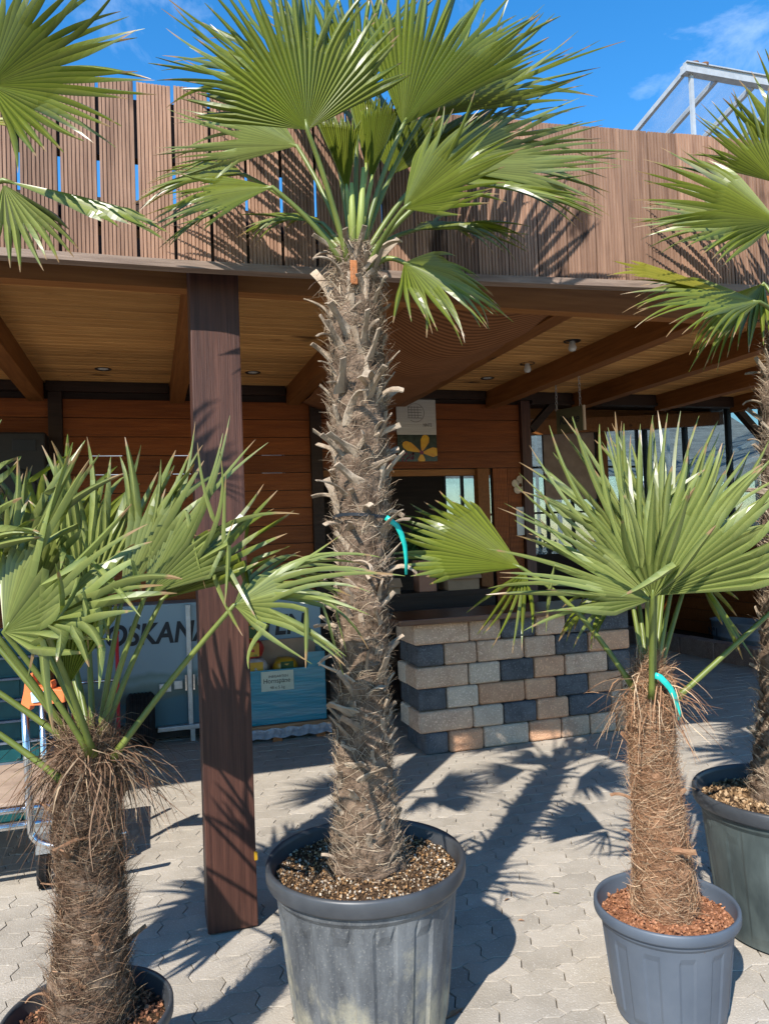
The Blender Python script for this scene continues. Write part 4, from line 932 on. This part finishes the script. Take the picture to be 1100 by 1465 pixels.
def stubset(m, tag_):
    L_ = []
    for k, (ln, wd, th, cu, fl) in enumerate(((.13, .052, .006, .15, .55), (.10, .060, .012, .3, .2), (.13, .048, .009, 1.5, .7), (.085, .064, .012, .1, .15), (.12, .050, .010, -.25, .9), (.15, .044, .009, .5, .8), (.12, .052, .010, 2.3, .5), (.10, .060, .011, -.3, .45))):
        L_.append(stub_mesh('leaf_base', m, ln*1.1, wd, th*.6, cu, fl, k+1))
    return L_
STUB = stubset(M['stub'], 'g'); STUBR = stubset(M['stub_red'], 'r')

def trunk(palm, path, m, stubs, nst, tones, nfib, seed, t0=.02, t1=.97, flat_low=True, skirt=0, skirt_len=.2, fib_len=.06, stub_scale=1.0, skirt_t=.93, ntuft=160, per=26, rows=26, relief=.12, tout=1.0):
    q = random.Random(seed); NS, NR = 40, 170; vs, fs = [], []; Kt = rows
    for j in range(NR+1):
        t = j/NR; p, r_, tg = interp(path, t)
        a0 = tg.cross(Vector((0, 1, 0))).normalized(); b0 = tg.cross(a0)
        for k in range(NS):
            a = 2*math.pi*k/NS
            s1 = (t*Kt + 3*a/6.2832) % 1.0; s2 = (t*Kt*1.02 - 5*a/6.2832 + .3) % 1.0
            rr_ = r_*(.93 + relief*(s1*.6+s2*.6+s1*s2*.5) + .04*math.sin(3*a+t*31) + q.uniform(-.035, .035))
            vs.append(p + (a0*math.cos(a)+b0*math.sin(a))*rr_)
    fs = [(j*NS+k, j*NS+(k+1) % NS, (j+1)*NS+(k+1) % NS, (j+1)*NS+k) for j in range(NR) for k in range(NS)] + [tuple(range(NR*NS, NR*NS+NS))]
    tr_ = obj('trunk', vs, fs, m, palm, True)
    ga = 2.39996
    for k in range(nst):
        t = t0 + (t1-t0)*(k+q.uniform(-.3, .3))/nst; p, r_, tg = interp(path, t); a = k*ga + q.gauss(0, .12)
        out = Vector((math.cos(a), math.sin(a), 0)); lowk = smoothstep(.12, .42, t) if flat_low else q.uniform(.2, 1)
        me = stubs[(0, 2, 4, 5, 6, 7, 1, 4)[q.randrange(8)]] if q.random() < .25+.75*lowk else stubs[(1, 3)[q.randrange(2)]]
        tilt = q.gauss(0, .30) + (.0 if lowk > .5 else -.02)
        o = link('leaf_base', me, tr_)
        rot = Matrix.Rotation(a-math.pi/2, 4, 'Z') @ Matrix.Rotation(tilt, 4, 'X') @ Matrix.Rotation(q.gauss(0, .5), 4, 'Y') @ Matrix.Rotation(q.gauss(0, .35), 4, 'Z')
        o.rotation_euler = rot.to_euler(); o.location = p + out*(r_*1.03) - origin(tr_)
        s = q.uniform(.6, 1.25)*stub_scale*(.75+.35*lowk); o.scale = (s*q.uniform(.8, 1.2), s, s)
    # fibre felt: loose tangle plus tufts that fan out from each old leaf base
    items = []; qq = np.random.RandomState(seed)
    for k in range(nfib):
        t = qq.rand(); p, r_, tg = interp(path, t); a = qq.rand()*6.283
        ln = fib_len*(.5+1.2*qq.rand()); da = qq.randn()*.5; up_ = qq.randn()*.5; n = 4; pts = []; off = r_*(1.05+.07*qq.rand())
        fly = .012*abs(qq.randn()) + (.03*qq.rand() if qq.rand() < .12 else 0)
        for i in range(n+1):
            s = i/n; an = a + da*ln*s/r_*1.6; z = p.z + up_*ln*s
            rad = off + fly*s*s + .006*math.sin(s*5+k)
            pts.append((p.x+rad*math.cos(an), p.y+rad*math.sin(an), z))
        items.append(pts)
    for k in range(ntuft):
        t = .03+.93*(k+.5*qq.randn())/ntuft; t = min(max(t, .01), .97); p, r_, tg = interp(path, t); a = k*ga + 1.1 + .3*qq.randn(); lean = qq.randn()*.8
        for m_ in range(per):
            a1 = a + .22*qq.randn(); x = np.array([p.x+r_*1.0*math.cos(a1), p.y+r_*1.0*math.sin(a1), p.z + .012*qq.randn()])
            out = np.array([math.cos(a1), math.sin(a1), 0]); sd = np.array([-out[1], out[0], 0])
            d = np.array([0, 0, 1.0])*(.55+.35*qq.rand()) + out*(.25+.45*qq.rand())*tout + sd*(lean*.6+.45*qq.randn()); ln = fib_len*(.6+.9*qq.rand()); n = 5; pts = []
            cur = qq.randn()*.35
            for i in range(n+1):
                pts.append(tuple(x)); d = d/np.linalg.norm(d) + sd*cur*.5 - np.array([0, 0, .22*i/n]) + .10*qq.randn(3) - out*.05; x = x + d/np.linalg.norm(d)*ln/n
            items.append(pts)
    tag(strands('fibre_felt', items, tr_, tones, seed), kind='stuff')
    if skirt:
        items = []
        for k in range(skirt):
            t = skirt_t + .085*qq.randn()*.6; p, r_, tg = interp(path, min(max(t, .55), .999)); a = qq.rand()*6.283; out = np.array([math.cos(a), math.sin(a), 0])
            ln = skirt_len*(.35+.9*qq.rand()); sp = .25+.9*qq.rand()*qq.rand()+.2; n = 7; x = np.array(p)+out*r_*.9; d = out*sp+np.array([0, 0, .10+.5*qq.randn()*.5]); pts = []
            side = np.array([-math.sin(a), math.cos(a), 0])*qq.randn()*.6; drp = .6+1.3*qq.rand()
            for i in range(n+1):
                pts.append(tuple(x)); d = d + np.array([0, 0, -.26*drp]) + side*.30 + qq.randn(3)*.16; x = x + d/np.linalg.norm(d)*ln/n
            items.append(pts)
        tag(strands('fibre_skirt', items, tr_, tones, seed+1, .0006, .0022), kind='stuff')
    return tr_

GV = Vector((0, 0, -1))
def frond(palm, base, hub, tip, nrm, spread, nseg=38, split=.45, droop=.35, arch=.08, cup=.10, brk=0.0, seed=0, m='leaf', fold=.66, pet=True, bow=.12, petr=(.010, .007), endlen=.72, twist=0.0, pmat='petiole', wild=1.0, clump=0.0, brown=.35, wide=1.0, tp=2.2, kinkup=0.0):
    """one fan leaf: pleated blade of nseg fused segments, free tips, petiole as sub-part"""
    q = random.Random(seed*7+13)
    hub, tip, base = Vector(hub), Vector(tip), Vector(base)
    A = tip-hub; Ln = A.length; A.normalize(); N = Vector(nrm); N = (N - A*N.dot(A)).normalized(); B = N.cross(A)
    V, Fc, C = [], [], []
    dth = 2*spread/nseg; Rs = split*Ln
    fr_ = [.03, .22, .42, .62, .82, 1.0]; fu = [.12, .26, .40, .54, .67, .79, .89, .96, 1.0]
    ph1, ph2 = q.uniform(0, 6.28), q.uniform(0, 6.28)
    def pos(th, r):
        s = r/Ln
        return hub + (A*math.cos(th) + B*math.sin(th))*r + N*(cup*r*(abs(th)/1.6)**1.5) - N*(arch*Ln*s*s) + N*(twist*r*math.sin(th)) + N*(r*(.035*math.sin(3.1*th+ph1)+.02*math.sin(7.3*th+ph2)))*wild
    stick = 0.0
    for i in range(nseg):
        th = -spread + dth*(i+.5); e = abs(th)/spread
        Li = Ln*(1-(1-endlen)*e**2.0)*(1+q.gauss(0, .045)); seg = q.random(); rows_ = []
        ph = th
        for t in fr_:
            r = t*Rs; ww = r*dth*.5
            eL, eR, mid_ = pos(th-dth/2, r), pos(th+dth/2, r), pos(th, r) + N*(fold*2*ww)
            rows_.append((eL, mid_, eR, t*split*.8))
        d = (pos(th, Rs)-pos(th, Rs*.9)).normalized(); x = pos(th, Rs); ww0 = Rs*dth*.5
        side = (pos(th+dth/2, Rs)-pos(th-dth/2, Rs)).normalized()
        free = max(Li-Rs, .05); dr = droop*(.45+1.1*q.random())
        broken = q.random() < brk; ub = q.uniform(.15, .6)
        wob = Vector((q.gauss(0, 1), q.gauss(0, 1), q.gauss(0, 1)))*.14*wild; d = (d + side*q.gauss(0, .05)*wild + N*q.gauss(0, .07)*wild).normalized()
        stick = .75*stick + .25*q.gauss(0, 1); d = (d + side*stick*(.10+clump)*wild).normalized()
        pu = 0; tw = q.gauss(0, .5)*wild
        for u in fu:
            st = (u-pu)*free; d = (d + GV*dr*(u-pu)*1.2*(.4+u) + wob*(u-pu)).normalized()
            if broken and u > ub:
                d = ((d*.22 + GV + side*q.gauss(0, .3)) if q.random() > kinkup else (d*.5 + side*q.choice((-1, 1))*.8 + N*.4 + GV*.3)).normalized(); broken = False; dr = .15
            x = x + d*st; pu = u
            sd_ = (side - d*side.dot(d)).normalized(); nn = sd_.cross(d); nn = nn if nn.dot(N) > 0 else -nn
            ang = tw*u; sd2 = sd_*math.cos(ang)+nn*math.sin(ang); n2 = nn*math.cos(ang)-sd_*math.sin(ang)
            ww = ww0*(1.0 + .22*math.sin(math.pi*min(1, u*1.7))*wide - u**tp*.90) if u < 1 else ww0*.09
            fo_l = fold*(1-.35*u)
            rows_.append((x-sd2*ww, x+n2*(fo_l*2*ww), x+sd2*ww, .36+u*.6))
        b = len(V); tipb = 1.0 if q.random() < brown+.25*e else .80
        for k, (l_, c_, r_, t) in enumerate(rows_):
            tv = t if k < len(rows_)-2 else t*tipb
            V += [l_, c_, r_]; C += [(tv, seg, 0.0, 1), (tv, seg, 1.0, 1), (tv, seg, 0.0, 1)]
        for k in range(len(rows_)-1):
            a = b+3*k; Fc += [(a, a+1, a+4, a+3), (a+1, a+2, a+5, a+4)]
    o = obj('frond', V, Fc, M[m], palm, False)
    ca = o.data.color_attributes.new('leafdata', 'FLOAT_COLOR', 'POINT'); ca.data.foreach_set('color', np.array(C, dtype=np.float32).ravel())
    if pet:
        ch = hub-base; pts = []; n = 9
        upb = Vector((0, 0, 1))*ch.length*bow
        for i in range(n+1):
            t = i/n; pts.append(base + ch*t + upb*math.sin(t*math.pi))
        pts.append(hub + A*.03)
        rr_ = [petr[0]*1.5 if i == 0 else petr[0]+(petr[1]-petr[0])*i/n for i in range(n+1)] + [petr[1]*.5]
        MB().tube(pts, rr_, 8).build('petiole', M[pmat], o, True)
    return o
def cvec(rx, uy, tz): return RT*rx + UP*uy - FW*tz       # right, up, towards the viewer

def crown(palm, basez, bpx, zc, rows_, m='leaf', nk=.66, sk=.92, **kw):
    """rows: hub px, hub dz, image angle of the axis, radius px, tip dz, normal, spread deg, extra"""
    for i, rw in enumerate(rows_):
        hx, hy, hz, an, rp, tz, nr, sp, ex = rw
        e = dict(kw); e.update(ex); e['nseg'] = max(5, int(e.get('nseg', 34)*nk)); e['split'] = e.get('split', .45)*sk; zz = zc+hz; bo = e.pop('b', (0, 0, 0))
        hub = P(hx, hy, zz); tip = P(hx+rp*math.cos(R(an)), hy-rp*math.sin(R(an)), zz+tz)
        base = P(bpx[0]+bo[0], bpx[1]+bo[1], zc+bo[2]); mm = e.pop('m', m); sd_ = e.pop('seed', i)
        frond(palm, base, hub, tip, cvec(*nr), R(sp), seed=sd_+int(zc*100), m=mm, **e)

fib_grey = [(.30, .215, .145), (.22, .15, .10), (.38, .29, .20), (.15, .10, .065), (.45, .36, .25)]
fib_dusk = [(.17, .100, .060), (.11, .062, .037), (.23, .145, .090), (.07, .038, .023), (.34, .245, .155), (.13, .075, .045)]
fib_red = [(.36, .20, .11), (.27, .135, .07), (.44, .28, .165), (.19, .095, .05), (.50, .36, .23)]

# --- tall palm in the big tub
p1 = empty('palm_tree', (CP.x, CP.y, .47)); tag(p1, 'tall fan palm with rough grey trunk rising before the pavilion', 'palm', 'potted fan palms')
zc = 2.42
path = [(P(528, 1262, zc), .140), (P(527, 1215, zc), .128), (P(523, 1150, zc), .108), (P(520, 1070, zc), .096), (P(519, 980, zc), .088), (P(519, 880, zc), .090), (P(519, 780, zc), .092), (P(517, 690, zc), .096), (P(514, 600, zc), .099), (P(511, 510, zc), .099), (P(509, 440, zc), .088), (P(508, 385, zc), .066), (P(508, 350, zc), .035)]
path = [(p, r_*.83) for p, r_ in path]
trunk(p1, path, M['trunk'], STUB, 270, fib_grey, 4500, 11, t0=.05, t1=.93, skirt=260, skirt_len=.10, skirt_t=.95, ntuft=230, per=24, rows=30, relief=.11, stub_scale=.85, fib_len=.055)
# pruned roots and basal sheaths above the soil
for k in range(9):
    a = k*.7+.2; c = path[1][0]; o = link('leaf_base', STUB[3 if k % 2 else 1], p1); o.rotation_euler = (Matrix.Rotation(a-math.pi/2, 4, 'Z') @ Matrix.Rotation(.12, 4, 'X')).to_euler()
    o.location = Vector((c.x+math.cos(a)*.09, c.y+math.sin(a)*.09, .475)) - origin(p1); o.scale = (1.5, 1.0, 1.2)
crown(p1, 0, (508, 372), zc, [
    (440, 186, -.16, 101, 250, -.10, (-.05, .35, 1), 74, dict(b=(-8, 10, -.03), nseg=46, droop=.10, cup=-.05, split=.52, fold=.40)),
    (576, 180, .05, 64, 262, .06, (-.25, .25, 1), 45, dict(b=(6, -6, .02), nseg=36, droop=.06, split=.55)),
    (390, 268, -.10, 188, 192, -.06, (-.1, .75, .8), 44, dict(b=(-14, 8, -.02), nseg=36, droop=.34, arch=.12, split=.5)),
    (425, 209, .16, 166, 185, .10, (-.1, .6, .9), 46, dict(b=(-6, 0, .04), nseg=34, droop=.18, m='leaf_grey')),
    (577, 299, -.18, 42, 205, -.16, (-.3, .65, .9), 62, dict(b=(14, 20, -.04), nseg=40, droop=.10, split=.5, brown=.9)),
    (618, 240, .10, 15, 268, .10, (-.2, .6, .9), 40, dict(b=(10, 0, .03), nseg=38, droop=.10, split=.5, m='leaf_grey', brown=.6)),
    (640, 262, .02, 2, 225, .02, (-.1, .9, .6), 44, dict(b=(12, 4, .0), nseg=34, droop=.22, split=.45, brown=.8)),
    (604, 170, .24, 36, 250, .15, (-.2, .4, 1), 40, dict(b=(6, -6, .05), nseg=34, droop=.06)),
    (350, 250, .24, 176, 150, .10, (0, .8, .7), 46, dict(b=(-8, 0, .06), nseg=30, droop=.4)),
    (578, 376, -.06, -22, 165, -.05, (.1, .8, .7), 74, dict(b=(16, 22, -.02), nseg=36, droop=.55, arch=.2, bow=.25)),
    (462, 320, .12, 166, 110, .10, (0, 1, .35), 50, dict(b=(-8, 0, .04), nseg=26, droop=.6, arch=.15)),
    (497, 276, .04, 97, 122, .02, (.2, .1, 1), 17, dict(b=(-2, -4, .02), nseg=22, droop=.02, split=.85, fold=.9, endlen=.9, pmat='spear')),
    (531, 262, .08, 84, 130, .03, (-.3, .1, 1), 15, dict(b=(4, -4, .03), nseg=20, droop=.02, split=.85, fold=.9, endlen=.9, pmat='spear')),
    (524, 245, .12, 92, 120, .05, (.5, .1, 1), 10, dict(b=(2, -6, .03), nseg=14, droop=.02, split=.9, fold=1.0, endlen=.9, pmat='spear')),
    (470, 150, .22, 140, 265, .12, (0, .5, 1), 44, dict(b=(-4, -6, .05), nseg=36, droop=.12)),
    (512, 140, .28, 95, 215, .15, (0, .4, 1), 40, dict(b=(0, -6, .06), nseg=34, droop=.08, m='leaf')),
    (560, 250, .35, 60, 200, .25, (0, .8, .7), 50, dict(b=(4, 0, .08), nseg=34, droop=.2)),
    (590, 330, .25, 8, 150, .15, (0, 1, .4), 55, dict(b=(8, 4, .08), nseg=30, droop=.5)),
], bow=.06, wild=1.25, nk=.8, tp=2.6)
spv = MB().tube([P(506, 372, zc), P(504, 300, zc), P(503, 262, zc)], [.016, .011, .006], 8); spv.build('young_spear', M['spear'], p1, True)
spv = MB().tube([P(513, 372, zc), P(517, 300, zc), P(520, 240, zc)], [.016, .012, .006], 8); spv.build('young_spear', M['spear'], p1, True)
bevel(MB().box(P(501, 398, zc-.085)-Vector((.0, .008, .02)), P(511, 372, zc-.085)+Vector((.0, .008, .0))).build('cut_leaf_base', M['orangewood'], p1), .003)

# --- shaggy palm front left
p2 = empty('palm_tree', (LP.x, LP.y, .31)); tag(p2, 'short shaggy fan palm with drooping brown fibre skirt and bent leaves', 'palm', 'potted fan palms')
zl = 1.95
path = [(P(129, 1500, zl), .100), (P(128, 1440, zl), .098), (P(131, 1360, zl), .090), (P(133, 1290, zl), .080), (P(128, 1220, zl), .078), (P(126, 1150, zl), .080), (P(128, 1090, zl), .070), (P(130, 1050, zl), .04)]
path = [(p, r_*.90) for p, r_ in path]
trunk(p2, path, M['trunk'], STUBR, 30, fib_dusk, 5000, 21, t0=.06, t1=.80, flat_low=False, ntuft=110, per=42, rows=12, relief=.16, tout=.5, skirt=430, skirt_len=.24, fib_len=.085, stub_scale=.7, skirt_t=.90)
crown(p2, 0, (130, 1060), zl, [
    (6, 904, -.18, 58, 275, -.10, (-.3, .60, .8), 66, dict(b=(0, 20, -.06), nseg=22, droop=.10, brk=.50, split=.34)),
    (208, 852, .02, 52, 275, .05, (-.5, .30, 1), 42, dict(b=(12, 0, .0), nseg=19, droop=.04, brk=.34, split=.34)),
    (335, 866, .0, 22, 235, .02, (-.3, 1, .55), 72, dict(b=(30, 26, -.02), nseg=22, droop=.75, brk=.40, arch=.10, split=.28, bow=.02)),
    (338, 862, .06, 34, 180, .10, (-.3, .9, .6), 34, dict(pet=False, nseg=9, droop=.30, brk=.2, split=.28)),
    (172, 872, .06, 72, 262, .06, (-.7, .1, 1), 20, dict(b=(12, 0, .03), nseg=9, droop=.02, split=.5, fold=.7, endlen=.85)),
    (84, 850, .26, 98, 222, .12, (.3, .3, 1), 50, dict(b=(0, 0, .06), nseg=17, droop=.05, brk=.22, m='leaf')),
    (96, 985, -.02, 92, 185, .02, (0, .1, 1), 36, dict(b=(0, 0, 0), nseg=15, droop=.04, split=.6, fold=.7, m='leaf')),
    (70, 862, .32, 116, 220, .10, (-.4, .4, .9), 44, dict(b=(0, -6, .08), nseg=16, droop=.1, brk=.2)),
    (60, 890, -.26, 26, 190, -.08, (-.1, 1, .6), 46, dict(b=(4, 20, -.06), nseg=13, droop=.45, brk=.65)),
    (125, 872, .14, 84, 248, .06, (.4, .2, 1), 34, dict(b=(4, 0, .05), nseg=14, droop=.03, brk=.12)),
    (232, 858, .12, 40, 225, .10, (-.5, .5, .8), 40, dict(b=(14, 4, .03), nseg=15, droop=.10, brk=.35, m='leaf')),
    (40, 880, -.05, 84, 255, -.02, (-.4, .3, 1), 40, dict(b=(0, 10, -.02), nseg=15, droop=.04, brk=.20)),
    (-110, 985, -.10, 170, 260, -.05, (0, 1, .5), 66, dict(b=(-36, 60, -.07), nseg=20, droop=.4, bow=.03)),
    (-120, 800, .10, 105, 260, .10, (.2, .4, 1), 60, dict(b=(-16, 10, .07), nseg=22, droop=.1, bow=.03)),
    (-210, 880, .0, 165, 260, -.10, (0, .9, .5), 62, dict(b=(-20, 10, .06), nseg=20, droop=.35, bow=.04)),
    (-70, 830, -.14, 95, 240, -.10, (-.2, .4, 1), 56, dict(b=(-18, 10, .04), nseg=20, droop=.1, bow=.03)),
], m='leaf_grey', bow=.04, petr=(.0088, .006), nk=1, sk=1, tp=4.0, wild=2.3, clump=.10, kinkup=.35)

# --- small palm right, blue-grey pot
p3 = empty('palm_tree', (RP.x, RP.y, .30)); tag(p3, 'small fan palm with reddish fibrous trunk in the blue-grey pot', 'palm', 'potted fan palms')
zr = 2.43
path = [(P(953, 1325, zr), .108), (P(950, 1290, zr), .104), (P(946, 1220, zr), .092), (P(940, 1150, zr), .080), (P(934, 1090, zr), .072), (P(930, 1030, zr), .072), (P(929, 985, zr), .058), (P(928, 950, zr), .03)]
path = [(p, r_*.86) for p, r_ in path]
trunk(p3, path, M['trunk_red'], STUBR, 20, fib_red, 8000, 31, t0=.04, t1=.85, flat_low=False, ntuft=60, per=36, rows=8, relief=.12, tout=.3, skirt=260, skirt_len=.19, fib_len=.075, stub_scale=.8, skirt_t=.86)
crown(p3, 0, (930, 968), zr, [
    (931, 858, -.17, 162, 238, -.06, (.1, .7, .8), 40, dict(b=(2, 30, -.07), nseg=15, droop=.10, split=.32, brk=.14)),
    (925, 852, .03, 120, 275, .02, (.1, .35, 1), 40, dict(b=(-2, 0, .02), nseg=20, droop=.03)),
    (937, 852, -.12, 44, 270, -.12, (-.5, .5, .9), 42, dict(b=(4, 10, -.04), nseg=19, droop=.04, split=.5, brk=.08)),
    (933, 856, -.20, 88, 165, -.16, (-.3, .5, .9), 42, dict(b=(2, 20, -.06), nseg=8, droop=.10, split=.3, brk=.35)),
    (945, 822, .26, 76, 232, .12, (.2, .35, 1), 52, dict(b=(4, 0, .05), nseg=22, droop=.03)),
    (745, 812, .06, 156, 192, .05, (.0, .8, .75), 42, dict(b=(-20, 22, 0), nseg=24, droop=.10, split=.60, bow=.10, m='leaf', wild=1.0, tp=3)),
    (752, 818, .04, 245, 118, -.02, (-.3, .8, .7), 42, dict(pet=False, nseg=7, droop=.25, split=.2, m='leaf', endlen=.9)),
    (985, 822, .16, -40, 135, .05, (.2, .8, .4), 46, dict(b=(10, 6, .03), nseg=8, droop=.25, split=.25, m='leaf')),
    (1150, 832, .05, 20, 230, .05, (.2, .8, .6), 55, dict(b=(32, 36, -.02), nseg=18, droop=.2, bow=.0)),
    (960, 845, .10, 24, 225, .10, (-.3, .8, .5), 34, dict(b=(8, 0, .03), nseg=14, droop=.12)),
    (905, 800, .28, 104, 215, .12, (-.2, .3, 1), 42, dict(b=(-4, 0, .05), nseg=17, droop=.03)),
    (900, 840, .12, 205, 130, .04, (0, .9, .4), 50, dict(b=(-8, 0, .03), nseg=10, droop=.8, split=.3, m='leaf')),
    (950, 830, .18, 58, 240, .10, (-.5, .5, .8), 30, dict(b=(6, 0, .04), nseg=13, droop=.05)),
], m='leaf_grey', bow=.03, petr=(.0095, .0065), nk=1, sk=1, tp=4.0, wild=1.9, split=.34, clump=.06, kinkup=.15)

# --- tall palm at the right edge
p4 = empty('palm_tree', (FP.x, FP.y, .46)); tag(p4, 'tall fan palm in the green-grey tub with yellow edged leaves', 'palm', 'potted fan palms')
zf = 2.9
path = [(P(1126, 1160, zf), .13), (P(1128, 1080, zf), .115), (P(1130, 960, zf), .10), (P(1132, 820, zf), .10), (P(1134, 680, zf), .105), (P(1135, 560, zf), .105), (P(1136, 480, zf), .085), (P(1136, 430, zf), .04)]
trunk(p4, path, M['trunk'], STUB, 110, fib_grey, 3000, 41, t0=.06, t1=.94, skirt=120, skirt_len=.1, stub_scale=.8)
crown(p4, 0, (1136, 455), zf, [
    (1112, 318, -.16, 160, 205, -.08, (.1, .6, .9), 56, dict(b=(-6, 6, -.04), nseg=36, droop=.18, brown=.8)),
    (1110, 262, .06, 122, 150, .02, (0, .3, 1), 48, dict(b=(-2, 0, .02), nseg=34, droop=.06, brown=.8)),
    (1086, 432, -.14, 174, 180, -.10, (.1, .8, .7), 46, dict(b=(-14, 10, -.03), nseg=32, droop=.5, arch=.1, brown=.9)),
    (1062, 428, -.10, 158, 192, -.08, (.2, .6, .9), 5, dict(pet=False, nseg=5, droop=.05, split=.8, m='leaf_yellow', fold=.7)),
    (1092, 405, .10, 225, 150, .05, (0, 1, .4), 55, dict(b=(-10, 6, .03), nseg=28, droop=.7)),
    (1150, 250, .1, 80, 200, .0, (0, .4, 1), 60, dict(b=(0, 0, .04), nseg=34, droop=.1)),
    (1220, 330, .05, 20, 220, .0, (0, .9, .6), 55, dict(b=(10, 0, 0), nseg=30, droop=.2)),
    (1096, 330, .22, 166, 185, .10, (0, .7, .8), 50, dict(b=(-4, 0, .05), nseg=32, droop=.2, m='leaf_grey')),
], bow=.05)

# --- palm standing just outside the left edge, leaves reaching in
p5 = empty('palm_tree', (UL.x, UL.y, .47)); tag(p5, 'fan palm whose large sunlit leaves reach across the fascia top corner', 'palm', 'potted fan palms')
zu = 2.05
ub = P(-150, 330, zu)
pts = [Vector((UL.x, UL.y, .45)), Vector((UL.x+.01, UL.y, 1.0)), Vector((UL.x+.02, UL.y, 1.6)), Vector((ub.x-.01, ub.y, 2.2)), Vector((ub.x, ub.y, ub.z))]
trunk(p5, [(p, r_) for p, r_ in zip(pts, (.13, .10, .10, .10, .05))], M['trunk'], STUB, 60, fib_grey, 1200, 51)
crown(p5, 0, (-150, 345), zu, [
    (-14, 122, -.12, 20, 238, -.05, (.15, .35, 1), 76, dict(b=(4, 0, -.03), nseg=44, droop=.06, split=.45)),
    (6, 258, -.06, -15, 240, -.04, (.1, .9, .5), 18, dict(b=(8, 4, -.02), nseg=14, droop=.10, split=.72, bow=.1, fold=.6, brown=.9)),
    (6, 264, -.06, -62, 132, -.04, (.2, .5, .8), 38, dict(pet=False, nseg=16, droop=.3, split=.5, m='leaf_grey', brown=.9)),
    (-80, 175, .06, 2, 115, .05, (0, .9, .5), 30, dict(b=(4, 0, .02), nseg=16, droop=.1, m='leaf_yellow')),
    (-170, 160, 0, 95, 230, 0, (0, .4, 1), 70, dict(b=(0, 0, 0), nseg=40, droop=.1)),
    (-260, 240, 0, 160, 220, 0, (0, .8, .6), 60, dict(b=(-6, 0, 0), nseg=34, droop=.3)),
], bow=.05)

# turquoise marker tapes tied round two palms
def tape(name, pts, z, wd, label, loop=None):
    vs, fs = [], []; n = len(pts); t = empty(name, P(pts[0][0], pts[0][1], z))
    for i, (x, y, dz) in enumerate(pts):
        c = P(x, y, z+dz); a = P(pts[min(i+1, n-1)][0], pts[min(i+1, n-1)][1], z+pts[min(i+1, n-1)][2]) - P(pts[max(i-1, 0)][0], pts[max(i-1, 0)][1], z+pts[max(i-1, 0)][2])
        tw = .5*i/n; s = a.cross(FW).normalized()*math.cos(tw) + FW*math.sin(tw)
        k = wd*(1 if i < n-3 else .55+.15*(n-1-i)); vs += [c+s*k, c-s*k]
    fs = [(2*i, 2*i+1, 2*i+3, 2*i+2) for i in range(n-1)]
    o = obj('tail', vs, fs, M['tape'], t, True); md = o.modifiers.new('t', 'SOLIDIFY'); md.thickness = .0006
    if loop:
        c, r_ = loop; lv = []; m_ = 30
        for k in range(m_): a = 2*math.pi*k/m_; lv += [c+Vector((r_*math.cos(a), r_*math.sin(a), .008+.006*math.sin(a*2))), c+Vector((r_*math.cos(a), r_*math.sin(a), -.002+.006*math.sin(a*2)))]
        obj('loop', lv, [(2*k, 2*k+1, 2*((k+1) % m_)+1, 2*((k+1) % m_)) for k in range(m_)], M['ink'], t, True)
    tag(t, label, 'ribbon', 'turquoise marker ribbons'); return t
tape('marker_ribbon', [(552, 740, -.06), (560, 746, -.06), (568, 752, -.055), (574, 764, -.05), (579, 780, -.045), (581, 800, -.04), (581, 822, -.04)], zc, .0085, 'turquoise ribbon tied round the tall rough grey trunk', (P(518, 740, zc), .094))
tape('marker_ribbon', [(936, 966, -.09), (944, 969, -.092), (951, 976, -.092), (958, 984, -.09), (964, 995, -.085), (969, 1008, -.08), (972, 1020, -.08), (971, 1030, -.08)], zr, .0095, 'turquoise ribbon hanging from the small palm in the blue-grey pot')
# a few dry leaf scraps on the paving
for k, (px, py, ln) in enumerate(((795, 1278, .02), (725, 1287, .02), (745, 1317, .015), (650, 1450, .05), (90, 1400, .03))):
    c = onz(px, py, .004); a = rnd.random()*6; d = Vector((math.cos(a), math.sin(a), 0))*ln; s = Vector((-d.y, d.x, 0))*.28
    o = obj('dry_leaf', [c-d, c+s+Vector((0, 0, .006)), c+d, c-s+Vector((0, 0, .003))], [(0, 1, 2, 3)], M['stub_red'] if k not in (0, 4) else (M['petiole'] if k == 0 else M['paper']))
    tag(o, ['green leaf scrap on the sunlit paving', 'brown dry scrap of leaf beside the tub shadow', 'small brown scrap on the paving right of the tub', 'long dry straw lying at the foot of the large tub', 'white paper scrap on the shaded paving'][k], 'litter', 'scraps on the paving')
